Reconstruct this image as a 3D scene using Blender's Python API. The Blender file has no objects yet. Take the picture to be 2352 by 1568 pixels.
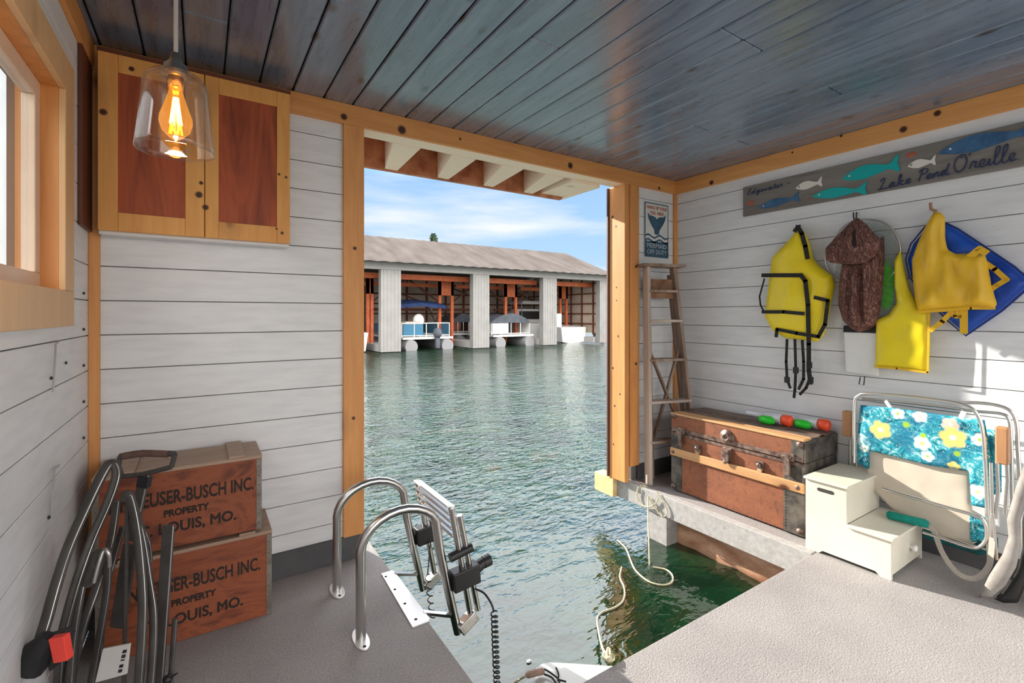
import bpy, bmesh, math, random
from mathutils import Vector, Matrix, noise
random.seed(7)
S = bpy.context.scene
COL = S.collection
V = Vector

# ------------------------------------------------------------ camera
YAW = math.atan2(712, 1092)
cam_d = bpy.data.cameras.new('camera'); cam = bpy.data.objects.new('camera', cam_d); COL.objects.link(cam)
cam.location = (0, 0, 1.29); cam.rotation_euler = (math.pi/2, 0, -YAW)
cam_d.sensor_width = 36; cam_d.lens = 36*1092/2352; cam_d.shift_y = -62/2352
cam_d.clip_start = 0.02; cam_d.clip_end = 1000
S.camera = cam

# ------------------------------------------------------------ sky, sun, exposure
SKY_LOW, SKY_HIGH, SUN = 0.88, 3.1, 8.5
S.view_settings.view_transform = 'Standard'; S.view_settings.look = 'None'
S.view_settings.gamma = 1.0; S.view_settings.use_curve_mapping = False
S.view_settings.exposure = 0.28
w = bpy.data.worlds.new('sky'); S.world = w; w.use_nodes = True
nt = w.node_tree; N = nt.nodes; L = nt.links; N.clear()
def wn(t, **k):
    n = N.new(t)
    for a, b in k.items(): setattr(n, a, b)
    return n
tc = wn('ShaderNodeTexCoord'); sep = wn('ShaderNodeSeparateXYZ'); L.new(tc.outputs['Generated'], sep.inputs[0])
rmp = wn('ShaderNodeValToRGB'); L.new(sep.outputs['Z'], rmp.inputs[0])
cr = rmp.color_ramp; cr.elements[0].position = 0.0; cr.elements[0].color = (.74, .86, 1, 1)
cr.elements[1].position = .30; cr.elements[1].color = (.34, .58, .93, 1)
e = cr.elements.new(.12); e.color = (.46, .70, 1, 1)
e = cr.elements.new(.5); e.color = (.97, .98, 1, 1)
mp = wn('ShaderNodeMapping'); mp.inputs['Scale'].default_value = (1.2, 1.2, 7); L.new(tc.outputs['Generated'], mp.inputs[0])
cn = wn('ShaderNodeTexNoise'); cn.inputs['Scale'].default_value = 2.2; cn.inputs['Detail'].default_value = 6; L.new(mp.outputs[0], cn.inputs[0])
cr2 = wn('ShaderNodeValToRGB'); cr2.color_ramp.elements[0].position = .45; cr2.color_ramp.elements[1].position = .72; L.new(cn.outputs[0], cr2.inputs[0])
mx = wn('ShaderNodeMixRGB'); mx.inputs[2].default_value = (.93, .96, 1, 1); L.new(cr2.outputs[0], mx.inputs[0]); L.new(rmp.outputs[0], mx.inputs[1])
# strength: boost added high up and behind the camera to brighten room and water
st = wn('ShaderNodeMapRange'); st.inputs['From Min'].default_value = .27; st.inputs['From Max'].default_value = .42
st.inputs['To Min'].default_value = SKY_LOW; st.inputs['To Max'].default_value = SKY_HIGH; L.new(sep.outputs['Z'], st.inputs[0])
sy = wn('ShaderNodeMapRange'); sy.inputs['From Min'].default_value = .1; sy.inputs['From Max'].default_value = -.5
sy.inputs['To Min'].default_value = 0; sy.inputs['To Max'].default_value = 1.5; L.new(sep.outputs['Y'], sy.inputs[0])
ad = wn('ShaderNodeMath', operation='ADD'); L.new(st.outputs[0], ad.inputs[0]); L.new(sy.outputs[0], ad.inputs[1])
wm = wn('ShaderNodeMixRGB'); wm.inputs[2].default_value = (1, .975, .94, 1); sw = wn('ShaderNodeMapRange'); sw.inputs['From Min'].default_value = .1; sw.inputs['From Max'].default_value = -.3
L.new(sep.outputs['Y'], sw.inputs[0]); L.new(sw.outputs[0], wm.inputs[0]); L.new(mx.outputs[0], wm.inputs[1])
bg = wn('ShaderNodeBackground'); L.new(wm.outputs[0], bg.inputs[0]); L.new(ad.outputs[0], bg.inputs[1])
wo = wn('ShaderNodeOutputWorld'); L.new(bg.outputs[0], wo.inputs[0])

sd = bpy.data.lights.new('sun', 'SUN'); sd.energy = SUN; sd.angle = math.radians(.6); sd.color = (1, .93, .82)
sun = bpy.data.objects.new('sun', sd); COL.objects.link(sun)
sdir = V((.34, -1, -.46)).normalized()
sun.rotation_euler = sdir.to_track_quat('-Z', 'Y').to_euler(); sun.location = (-3, 8, 6)

# ------------------------------------------------------------ geometry helpers
F = V((math.sin(YAW), math.cos(YAW), 0)); R = V((math.cos(YAW), -math.sin(YAW), 0)); CP = V((0, 0, 1.29))
def ray(px, py): return F + R*((px-1176)/1092) + V((0, 0, (722-py)/1092))
def onX(px, py, X): d = ray(px, py); return CP + d*(X/d.x)
def onY(px, py, Y): d = ray(px, py); return CP + d*(Y/d.y)
def onZ(px, py, z=0): d = ray(px, py); return CP + d*((z-1.29)/d.z)
def atT(px, py, t): return CP + ray(px, py)*t

def catmull(P, n=6):
    P = [V(p) for p in P]; out = []
    for i in range(len(P)-1):
        p0 = P[max(i-1, 0)]; p1 = P[i]; p2 = P[i+1]; p3 = P[min(i+2, len(P)-1)]
        for k in range(n):
            t = k/n
            out.append(.5*((2*p1)+(p2-p0)*t+(2*p0-5*p1+4*p2-p3)*t*t+(3*p1-p0-3*p2+p3)*t**3))
    out.append(P[-1]); return out

class MB:
    def __init__(s): s.v = []; s.f = []; s.sm = []
    def add(s, vs, fs, smooth=False):
        b = len(s.v); s.v += [tuple(x) for x in vs]
        for f in fs: s.f.append([i+b for i in f]); s.sm.append(smooth)
        return s
    def box(s, x0, x1, y0, y1, z0, z1):
        return s.add([(x0,y0,z0),(x1,y0,z0),(x1,y1,z0),(x0,y1,z0),(x0,y0,z1),(x1,y0,z1),(x1,y1,z1),(x0,y1,z1)],
                     [(0,3,2,1),(4,5,6,7),(0,1,5,4),(1,2,6,5),(2,3,7,6),(3,0,4,7)])
    def hexa(s, b, t):      # bottom 4, top 4 corner points
        return s.add(list(b)+list(t), [(0,3,2,1),(4,5,6,7),(0,1,5,4),(1,2,6,5),(2,3,7,6),(3,0,4,7)])
    def bar(s, a, b, w, h, up=(0,0,1)):
        a = V(a); b = V(b); d = (b-a).normalized(); sx = d.cross(V(up))
        if sx.length < 1e-4: sx = d.cross(V((1,0,0)))
        sx.normalize(); sz = sx.cross(d)
        q = lambda p: [p-sx*w/2-sz*h/2, p+sx*w/2-sz*h/2, p+sx*w/2+sz*h/2, p-sx*w/2+sz*h/2]
        return s.add(q(a)+q(b), [(0,1,2,3),(7,6,5,4),(0,4,5,1),(1,5,6,2),(2,6,7,3),(3,7,4,0)])
    def tube(s, P, r, n=10, flat=1.0, caps=True, up=None):
        P = [V(p) for p in P]; m = len(P); rings = []; prev = None
        for i, p in enumerate(P):
            d = (P[min(i+1, m-1)]-P[max(i-1, 0)]).normalized()
            if prev is None:
                u = V(up) if up else (V((0,0,1)) if abs(d.z) < .9 else V((0,1,0)))
                prev = (u-d*u.dot(d)).normalized()
            else:
                q = prev-d*prev.dot(d); prev = q.normalized() if q.length > 1e-6 else prev
            b = d.cross(prev); rr = r[i] if isinstance(r, (list, tuple)) else r
            rings.append([p+prev*math.cos(2*math.pi*k/n)*rr+b*math.sin(2*math.pi*k/n)*rr*flat for k in range(n)])
        vs = [x for g in rings for x in g]
        fs = [(i*n+k, i*n+(k+1)%n, (i+1)*n+(k+1)%n, (i+1)*n+k) for i in range(m-1) for k in range(n)]
        s.add(vs, fs, True)
        if caps: s.add(rings[0], [tuple(reversed(range(n)))]); s.add(rings[-1], [tuple(range(n))])
        return s
    def lathe(s, prof, c=(0,0,0), n=24, axis='z', close=False):
        vs = []
        for r, h in prof:
            for k in range(n):
                a = 2*math.pi*k/n; x, y = r*math.cos(a), r*math.sin(a)
                p = {'z': (x, y, h), 'y': (x, h, y), 'x': (h, x, y)}[axis]
                vs.append((p[0]+c[0], p[1]+c[1], p[2]+c[2]))
        m = len(prof)
        fs = [(i*n+k, i*n+(k+1)%n, (i+1)*n+(k+1)%n, (i+1)*n+k) for i in range(m-1 if not close else m) for k in range(n)] if not close else \
             [(i*n+k, i*n+(k+1)%n, ((i+1)%m)*n+(k+1)%n, ((i+1)%m)*n+k) for i in range(m) for k in range(n)]
        return s.add(vs, fs, True)
    def ball(s, c, r, n=12, sc=(1,1,1)):
        vs = []; fs = []
        for i in range(n+1):
            a = math.pi*i/n
            for k in range(n*2):
                b = math.pi*k/n
                vs.append((c[0]+r*sc[0]*math.sin(a)*math.cos(b), c[1]+r*sc[1]*math.sin(a)*math.sin(b), c[2]+r*sc[2]*math.cos(a)))
        m = n*2
        for i in range(n):
            for k in range(m): fs.append((i*m+k, (i+1)*m+k, (i+1)*m+(k+1)%m, i*m+(k+1)%m))
        return s.add(vs, fs, True)
    def prism(s, poly, a, b):       # poly: list of 3d points (planar); extruded by vector a..b offsets
        n = len(poly); A = [V(p)+V(a) for p in poly]; B = [V(p)+V(b) for p in poly]
        s.add(A+B, [tuple(range(n)), tuple(reversed(range(n, 2*n)))]+[(i, i+n, (i+1) % n+n, (i+1) % n) for i in range(n)])
        return s
    def build(s, name, m, parent=None, bevel=0, subs=0, seg=2):
        me = bpy.data.meshes.new(name); me.from_pydata(s.v, [], s.f)
        bm = bmesh.new(); bm.from_mesh(me); bmesh.ops.recalc_face_normals(bm, faces=bm.faces); bm.to_mesh(me); bm.free()
        me.polygons.foreach_set('use_smooth', s.sm)
        me.materials.append(m); o = bpy.data.objects.new(name, me); COL.objects.link(o)
        if bevel:
            b = o.modifiers.new('bevel', 'BEVEL'); b.width = bevel; b.segments = seg; b.limit_method = 'ANGLE'
        if subs:
            b = o.modifiers.new('subdivision', 'SUBSURF'); b.levels = subs; b.render_levels = subs
        if parent: adopt(o, parent)
        return o

def adopt(o, p):
    o.parent = p
    if p.type == 'EMPTY': o.matrix_parent_inverse = Matrix.Translation(-p.location)
def thing(name, label, cat, loc=(0,0,0), group=None):
    o = bpy.data.objects.new(name, None); COL.objects.link(o); o.location = loc; o.empty_display_size = .05
    tag(o, label, cat, group); return o
def tag(o, label=None, cat=None, group=None, kind=None):
    if label: o['label'] = label
    if cat: o['category'] = cat
    if group: o['group'] = group
    if kind: o['kind'] = kind
    return o
def struct(o): o['kind'] = 'structure'; return o
def copy_tree(o, off, parent=None):
    c = o.copy(); COL.objects.link(c)
    if parent: c.parent = parent
    else: c.location = V(o.location)+V(off)
    for ch in list(o.children): copy_tree(ch, off, c)
    return c

def inside(p, poly):
    c = False; n = len(poly); j = n-1
    for i in range(n):
        a, b = poly[i], poly[j]
        if (a[1] > p[1]) != (b[1] > p[1]) and p[0] < (b[0]-a[0])*(p[1]-a[1])/(b[1]-a[1])+a[0]: c = not c
        j = i
    return c
def nearest(p, poly):
    best = None; bd = 1e9
    for i in range(len(poly)):
        a = poly[i]; b = poly[(i+1) % len(poly)]
        dx, dy = b[0]-a[0], b[1]-a[1]; l = dx*dx+dy*dy or 1e-9
        t = max(0, min(1, ((p[0]-a[0])*dx+(p[1]-a[1])*dy)/l)); q = (a[0]+dx*t, a[1]+dy*t)
        d = math.hypot(p[0]-q[0], p[1]-q[1])
        if d < bd: bd = d; best = q
    return bd, best
def puff(mb, poly, frame, thick, edge=.03, rim=.006, step=.012, fold=0, fs=8, seed=0, stretch=(1, 1), hole=None, back=True, pleat=0, pl=.04):
    """padded sheet filling the 2d outline; frame(u,v,h) gives the 3d point h above the backing plane"""
    x0 = min(p[0] for p in poly); x1 = max(p[0] for p in poly); y0 = min(p[1] for p in poly); y1 = max(p[1] for p in poly)
    nx = int((x1-x0)/step)+2; ny = int((y1-y0)/step)+2
    cells = set()
    for i in range(nx):
        for j in range(ny):
            c = (x0+(i+.5)*step, y0+(j+.5)*step)
            if inside(c, poly) and not (hole and inside(c, hole)): cells.add((i, j))
    idx = {}; pts = []; hs = []
    cnt = {}
    for (i, j) in cells:
        for v in ((i,j),(i+1,j),(i+1,j+1),(i,j+1)): cnt[v] = cnt.get(v, 0)+1
    for v, c in cnt.items():
        p = (x0+v[0]*step, y0+v[1]*step); d, q = nearest(p, poly)
        if c < 4 and d < step*1.6: p = q; d = 0
        h = rim+(thick-rim)*(1-math.exp(-2.2*d/edge))
        if pleat: h += pleat*min(1, d/edge)*math.sin(6.283*p[0]/pl+2.2*noise.noise(V((p[0]*3, p[1]*7, seed))))
        if fold and d > 0: h += fold*min(1, d/edge)*noise.noise(V((p[0]*fs*stretch[0]+seed, p[1]*fs*stretch[1], seed*1.7)))
        idx[v] = len(pts); pts.append(p); hs.append(max(h, rim))
    n = len(pts); vs = [frame(p[0], p[1], h) for p, h in zip(pts, hs)]; fc = []; ec = {}
    for (i, j) in cells:
        q = [idx[(i,j)], idx[(i+1,j)], idx[(i+1,j+1)], idx[(i,j+1)]]; fc.append(q)
        for a, b in zip(q, q[1:]+q[:1]): ec[(a, b)] = 1
    if back:
        vs += [frame(p[0], p[1], 0) for p in pts]
        fc += [[i+n for i in reversed(q)] for q in fc[:]]
        for (a, b) in list(ec):
            if (b, a) not in ec: fc.append([b, a, a+n, b+n])
    mb.add(vs, fc, True); return mb
def wallX(X):   # right-wall frame: u = -y , v = z, h towards the room
    return lambda u, v, h: (X-h, -u, v)
def pxX(pts, X):
    out = []
    for a, b in pts: p = onX(a, b, X); out.append((-p.y, p.z))
    return out

def text_mb(txt, size, O, ex, ey, depth=.0015, sx=1, shear=0, align='CENTER', bold=0):
    c = bpy.data.curves.new('t', 'FONT'); c.body = txt; c.size = size; c.align_x = align; c.align_y = 'CENTER'
    c.extrude = depth; c.shear = shear; c.bevel_depth = bold; c.bevel_resolution = 0; c.space_character = 1.0; c.resolution_u = 3
    o = bpy.data.objects.new('t', c); COL.objects.link(o)
    dg = bpy.context.evaluated_depsgraph_get(); me = bpy.data.meshes.new_from_object(o.evaluated_get(dg))
    O = V(O); ex = V(ex); ey = V(ey); ez = ex.cross(ey)
    mb = MB(); mb.add([O+ex*v.co.x*sx+ey*v.co.y+ez*v.co.z for v in me.vertices], [tuple(p.vertices) for p in me.polygons])
    bpy.data.objects.remove(o); bpy.data.meshes.remove(me); bpy.data.curves.remove(c)
    return mb

# ------------------------------------------------------------ materials
def mat(name, col=(.5,.5,.5), rough=.6, metal=0, spec=.5, em=None, es=0, **kw):
    m = bpy.data.materials.new(name); m.use_nodes = True
    b = m.node_tree.nodes['Principled BSDF']
    b.inputs['Base Color'].default_value = (*col, 1); b.inputs['Roughness'].default_value = rough
    b.inputs['Metallic'].default_value = metal; b.inputs['Specular IOR Level'].default_value = spec
    if em: b.inputs['Emission Color'].default_value = (*em, 1); b.inputs['Emission Strength'].default_value = es
    for k, v in kw.items(): b.inputs[k.replace('_', ' ')].default_value = v
    return m
def nodes(m): t = m.node_tree; return t.nodes, t.links, t.nodes['Principled BSDF']
def coords(m, scale=(1,1,1), rot=(0,0,0)):
    n, l, b = nodes(m); t = n.new('ShaderNodeTexCoord'); p = n.new('ShaderNodeMapping')
    p.inputs['Scale'].default_value = scale; p.inputs['Rotation'].default_value = rot; l.new(t.outputs['Object'], p.inputs[0]); return p.outputs[0]
def ntex(m, vec, scale, detail=4, rough=.55, dist=0):
    n, l, b = nodes(m); t = n.new('ShaderNodeTexNoise'); t.inputs['Scale'].default_value = scale; t.inputs['Detail'].default_value = detail
    t.inputs['Roughness'].default_value = rough; t.inputs['Distortion'].default_value = dist; l.new(vec, t.inputs[0]); return t.outputs[0]
def ramp(m, fac, stops):
    n, l, b = nodes(m); r = n.new('ShaderNodeValToRGB'); l.new(fac, r.inputs[0]); e = r.color_ramp.elements
    while len(e) < len(stops): e.new(.5)
    for k, (p, c) in enumerate(stops): e[k].position = p; e[k].color = (*c, 1) if len(c) == 3 else c
    return r.outputs[0]
def mix(m, fac, a, b_, mode='MIX'):
    n, l, b = nodes(m); x = n.new('ShaderNodeMixRGB'); x.blend_type = mode
    for i, q in enumerate((fac, a, b_)):
        if isinstance(q, (int, float)): x.inputs[i].default_value = q
        elif isinstance(q, tuple): x.inputs[i].default_value = (*q, 1)
        else: l.new(q, x.inputs[i])
    return x.outputs[0]
def bump(m, h, strength=.3, dist=.01):
    n, l, b = nodes(m); x = n.new('ShaderNodeBump'); x.inputs['Strength'].default_value = strength; x.inputs['Distance'].default_value = dist
    l.new(h, x.inputs['Height']); l.new(x.outputs[0], b.inputs['Normal']); return x
def setcol(m, c): n, l, b = nodes(m); l.new(c, b.inputs['Base Color'])
def noisy(name, c1, c2, scale=8, rough=.7, sc=(1,1,1), bs=0, bd=.004, lo=.35, hi=.65, detail=5, **k):
    m = mat(name, c1, rough, **k); v = coords(m, sc); t = ntex(m, v, scale, detail); setcol(m, ramp(m, t, [(lo, c1), (hi, c2)]))
    if bs: bump(m, t, bs, bd)
    return m
def wood(name, c1, c2, axis='z', rough=.5, knots=True, kc=(.10,.025,.008), ks=3.0, kt=.10, grain=18, bs=.1):
    """c1..c2 grain running along the given axis, with dark round knots"""
    m = mat(name, c1, rough); sc = {'x': (.09,1,1), 'y': (1,.09,1), 'z': (1,1,.09)}[axis]
    v = coords(m, sc); g = ntex(m, v, grain, 6, .6, 1.2); big = ntex(m, coords(m, sc), 3.0, 2)
    c = ramp(m, g, [(.3, c1), (.7, c2)]); c = mix(m, .35, c, ramp(m, big, [(.3, c2), (.75, c1)]))
    if knots:
        n, l, b = nodes(m); vo = n.new('ShaderNodeTexVoronoi'); vo.inputs['Scale'].default_value = ks
        kv = coords(m, {'x': (.6,1,1), 'y': (1,.6,1), 'z': (1,1,.6)}[axis]); l.new(kv, vo.inputs[0])
        k = ramp(m, vo.outputs['Distance'], [(kt*.55, (1,1,1)), (kt, (.25,.25,.25)), (kt*2.2, (0,0,0))])
        c = mix(m, k, c, kc)
    setcol(m, c); bump(m, g, bs, .002); return m

def spots(m, L_, col=(.055,.012,.006)):
    """individual knots / nail holes of the real timber, in place"""
    n, l, b = nodes(m); tc_ = n.new('ShaderNodeTexCoord'); cur = b.inputs['Base Color'].links[0].from_socket
    for p, r_ in L_:
        d = n.new('ShaderNodeVectorMath'); d.operation = 'DISTANCE'; d.inputs[1].default_value = p; l.new(tc_.outputs['Object'], d.inputs[0])
        mr_ = n.new('ShaderNodeMapRange'); mr_.inputs['From Min'].default_value = r_*1.25; mr_.inputs['From Max'].default_value = r_*.7; l.new(d.outputs['Value'], mr_.inputs[0])
        cur = mix(m, mr_.outputs[0], cur, col)
    l.new(cur, b.inputs['Base Color'])
M = {}
m = mat('white_painted_boards', (.80,.81,.83), .45); v = coords(m, (1,1,6)); t = ntex(m, v, 5, 6)
setcol(m, ramp(m, t, [(.3, (.74,.75,.775)), (.6, (.82,.83,.85))])); bump(m, ntex(m, coords(m, (3,3,40)), 6, 4), .12, .002); M['white'] = m
M['backing'] = mat('shadow_gap_board', (.16,.15,.14), .8)
M['pineZ'] = wood('knotty_pine_upright', (.60,.235,.065), (.82,.39,.13), 'z')
M['pineX'] = wood('knotty_pine_beam', (.60,.235,.065), (.82,.39,.13), 'x', ks=1.9, kt=.075)
M['pineY'] = wood('knotty_pine_rail', (.64,.265,.075), (.84,.42,.14), 'y', ks=1.9, kt=.075)
M['pineCab'] = wood('cabinet_pine', (.70,.29,.065), (.86,.45,.13), 'z', ks=3.1, kt=.10, grain=22)
def figured(m, c1, c2, sc, k=.6, scale=3.2):
    n, l, b = nodes(m); cur = b.inputs['Base Color'].links[0].from_socket
    f_ = ntex(m, coords(m, sc), scale, 5, .62, 2.6); l.new(mix(m, k, cur, ramp(m, f_, [(.34, c1), (.52, c2), (.70, c1)])), b.inputs['Base Color'])
M['mahog'] = wood('red_veneer', (.20,.028,.010), (.46,.10,.028), 'z', knots=False, grain=4.5, rough=.55)
figured(M['mahog'], (.12,.014,.006), (.50,.10,.028), (2.4,1,.28), .6, 2.6)
M['darkpine'] = wood('dark_stained_pine', (.10,.025,.012), (.17,.05,.022), 'z', ks=4)
M['rawpine'] = wood('raw_pine', (.93,.77,.60), (.96,.84,.69), 'x', ks=2.5, kt=.04)  # near-white tone stands in for sunlight bounced up off the water
M['rawend'] = noisy('sawn_beam_end', (.80,.50,.22), (.90,.68,.36), 14, .8)
M['redosb'] = noisy('reddish_sheathing', (.34,.10,.045), (.60,.26,.13), 9, .8, bs=.2)
# ceiling: blue-grey stain over planks
m = mat('blue_stained_ceiling', (.05,.06,.07), .33, spec=1.0); v = coords(m, (1,.10,1)); t = ntex(m, v, 22, 8, .65, .6)
n_, l_, b_ = nodes(m); geo = n_.new('ShaderNodeTexCoord')
vo = n_.new('ShaderNodeTexVoronoi'); vo.inputs['Scale'].default_value = 5; l_.new(coords(m, (1,.5,1)), vo.inputs[0])
kn = ramp(m, vo.outputs['Distance'], [(.05, (1,1,1)), (.12, (0,0,0))])
c = ramp(m, t, [(.22, (.055,.088,.14)), (.50, (.115,.18,.285)), (.78, (.22,.31,.43))])
blot = ntex(m, coords(m, (1,.4,1)), 3, 4); c = mix(m, ramp(m, blot, [(.5, (0,0,0)), (.8, (.4,.4,.4))]), c, (.07,.062,.06))
c = mix(m, kn, c, (.008,.010,.013)); setcol(m, c)
l_.new(ramp(m, t, [(.3, (.24,.24,.24)), (.7, (.34,.34,.34))]), b_.inputs['Roughness']); bump(m, t, .04, .002); b_.inputs['Coat Weight'].default_value = .9; b_.inputs['Coat Roughness'].default_value = .22; b_.inputs['Coat IOR'].default_value = 1.6; M['ceil'] = m
m = mat('textured_deck_coating', (.30,.28,.28), .85); v = coords(m); t = ntex(m, v, 130, 3, .7); t2 = ntex(m, v, 2.4, 5)
c = mix(m, .45, ramp(m, t, [(.32, (.23,.208,.21)), (.68, (.48,.455,.445))]), ramp(m, t2, [(.3, (.25,.23,.232)), (.7, (.42,.40,.39))]))
setcol(m, c); bump(m, t, .8, .006); M['floor'] = m
m = mat('grey_painted_timber', (.40,.39,.385), .8); v = coords(m); t = ntex(m, v, 30, 6, .65); setcol(m, ramp(m, t, [(.3, (.34,.325,.32)), (.7, (.48,.465,.455))])); bump(m, t, .5, .004); M['greypaint'] = m
M['base'] = noisy('dark_grey_kickboard', (.075,.075,.08), (.11,.11,.115), 6, .7)
# lake water
m = mat('lake_water', (.012,.09,.045), .04, spec=.5); n_, l_, b_ = nodes(m); b_.inputs['IOR'].default_value = 1.85
v1 = coords(m, (1,1,1), (0,0,.5)); a1 = ntex(m, v1, 1.3, 4, .6, .6); a2 = ntex(m, coords(m, (1.1,2.3,1), (0,0,-.5)), 4.2, 3, .6, .5)
a3 = ntex(m, coords(m, (1,1.7,1)), 11, 2, .5)
s1 = mix(m, .5, a1, a2, 'ADD'); s2 = mix(m, .16, s1, a3, 'ADD'); bp_ = bump(m, s2, .40, .08)
gp = n_.new('ShaderNodeNewGeometry'); sx_ = n_.new('ShaderNodeSeparateXYZ'); l_.new(gp.outputs['Position'], sx_.inputs[0]); mr = n_.new('ShaderNodeMapRange')   # sheltered slip is calmer than the open marina
for k_, q_ in (('From Min', 2.2), ('From Max', 5.5), ('To Min', .24), ('To Max', .95)): mr.inputs[k_].default_value = q_
l_.new(sx_.outputs['Y'], mr.inputs[0]); l_.new(mr.outputs[0], bp_.inputs['Strength'])
g = ntex(m, v1, 2.0, 3); setcol(m, ramp(m, g, [(.35, (.001,.014,.005)), (.6, (.002,.032,.010)), (.75, (.026,.026,.004))])); M['water'] = m
M['steel'] = mat('stainless_steel', (.62,.60,.58), .22, 1)
M['steelw'] = mat('bright_steel_plate', (.86,.86,.86), .38, .6)
M['alu'] = mat('aluminium_tube', (.78,.76,.73), .3, 1)
M['blackp'] = mat('black_plastic', (.012,.012,.013), .45)
M['blackweb'] = noisy('black_webbing', (.012,.011,.011), (.03,.028,.027), 90, .85)
M['darkmetal'] = noisy('dark_painted_tube', (.045,.040,.038), (.075,.068,.065), 12, .6)
M['silver'] = mat('worn_silver_edge', (.60,.58,.57), .3, .9)
M['gunmetal'] = mat('nail_metal', (.05,.045,.04), .5, .5)
def glass(name, tint, k=.12, cr_=.0):
    m = bpy.data.materials.new(name); m.use_nodes = True; n = m.node_tree.nodes; l = m.node_tree.links; n.clear()
    o = n.new('ShaderNodeOutputMaterial'); a = n.new('ShaderNodeBsdfTransparent'); a.inputs[0].default_value = (*tint, 1)
    g = n.new('ShaderNodeBsdfGlossy'); g.inputs['Roughness'].default_value = .03; f = n.new('ShaderNodeLayerWeight'); pw = n.new('ShaderNodeMath'); pw.operation = 'POWER'; pw.inputs[1].default_value = 3.5; l.new(f.outputs['Facing'], pw.inputs[0])
    ma = n.new('ShaderNodeMath'); ma.operation = 'MULTIPLY_ADD'; ma.inputs[1].default_value = .5; ma.inputs[2].default_value = k; l.new(pw.outputs[0], ma.inputs[0])
    x = n.new('ShaderNodeMixShader'); l.new(ma.outputs[0], x.inputs[0]); l.new(a.outputs[0], x.inputs[1]); l.new(g.outputs[0], x.inputs[2]); l.new(x.outputs[0], o.inputs[0]); return m
M['glass'] = glass('clear_glass', (.96,.97,.97), .02)
M['shade'] = glass('pale_glass_shade', (.95,.90,.84), .09)
M['amber'] = glass('amber_bulb_glass', (1,.72,.25), .05)
_n = M['amber'].node_tree; _e = _n.nodes.new('ShaderNodeEmission'); _e.inputs[0].default_value = (1,.50,.08,1); _e.inputs[1].default_value = .30; _a = _n.nodes.new('ShaderNodeAddShader')
_o = [n for n in _n.nodes if n.type == 'OUTPUT_MATERIAL'][0]; _n.links.new(_o.inputs[0].links[0].from_socket, _a.inputs[0]); _n.links.new(_e.outputs[0], _a.inputs[1]); _n.links.new(_a.outputs[0], _o.inputs[0])

# ------------------------------------------------------------ room shell
XL, XR, YB, ZC, DZ = -.388, 3.31, 2.58, 2.395, .143
YF = -1.7
rows = [.774+DZ*k for k in range(-6, 13)]
def board_rows(): return [(max(a+.0035, 0.0), min(a+DZ, ZC)) for a in rows if a < ZC-.01 and a+DZ > .02]
# left wall with window hole
HY0, HY1, HZ0, HZ1 = 1.02, 2.09, 1.36, 2.03
mb = MB()
for a, b in board_rows():
    X0, X1 = XL-.016, XL
    if b <= HZ0 or a >= HZ1: mb.box(X0, X1, YF, YB, a, b); continue
    mb.box(X0, X1, YF, HY0, a, b); mb.box(X0, X1, HY1, YB, a, b)
    if a < HZ0: mb.box(X0, X1, HY0, HY1, a, HZ0)
    if b > HZ1: mb.box(X0, X1, HY0, HY1, HZ1, b)
struct(mb.build('wall_left', M['white'], bevel=.0015, seg=1))
mb = MB(); X0, X1 = XL-.12, XL-.016
mb.box(X0, X1, YF, HY0, 0, ZC); mb.box(X0, X1, HY1, YB, 0, ZC); mb.box(X0, X1, HY0, HY1, 0, HZ0); mb.box(X0, X1, HY0, HY1, HZ1, ZC)
bk = mb.build('wall_left_backing', M['backing']); struct(bk)
# back wall
mb = MB()
for a, b in board_rows():
    if b < .10: continue
    a2 = max(a, .12)
    mb.box(XL, .66, YB, YB+.016, a2, b); mb.box(2.80, XR, YB, YB+.016, a2, b)
struct(mb.build('wall_back', M['white'], bevel=.0015, seg=1))
mb = MB(); mb.box(XL-.12, .70, YB+.016, YB+.11, 0, ZC+.1); mb.box(2.80, XR+.12, YB+.016, YB+.11, 0, ZC+.1); mb.box(.70, 2.80, YB+.03, YB+.09, 2.30, ZC+.1)
struct(mb.build('wall_back_backing', M['backing']))
# right wall
mb = MB()
for a, b in board_rows(): mb.box(XR, XR+.016, YF, YB, a, b)
struct(mb.build('wall_right', M['white'], bevel=.0015, seg=1))
struct(MB().box(XR+.016, XR+.12, YF, YB, 0, ZC).build('wall_right_backing', M['backing']))
# ceiling planks running towards the lake
mb = MB(); x = .376-.1455*6; k = 0
while x < XR+.1:
    a, b = max(x+.003, XL-.02), min(x+.1455-.003, XR+.02)
    if b > a+.01:
        cuts = [YF]+sorted(random.sample([-.9, -.3, .4, 1.1, 1.75, 2.1], 1))+[YB+.01]
        if 1.0 < x < 1.2: cuts = [YF, 1.55, YB+.01]
        for c0, c1 in zip(cuts, cuts[1:]): mb.box(a, b, c0+.0015, c1-.0015, ZC, ZC+.018)
    x += .1455; k += 1
struct(mb.build('ceiling', M['ceil'], bevel=.005, seg=1))
struct(MB().box(XL-.12, XR+.12, YF, YB+.11, ZC+.018, ZC+.10).build('ceiling_backing', mat('roof_deck', (.006,.006,.007), .9)))
struct(MB().box(XL-.4, XR+.4, YF-.2, YB+.10, ZC+.10, ZC+.14).build('roof', mat('roof_metal', (.5,.5,.5), .5)))

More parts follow.
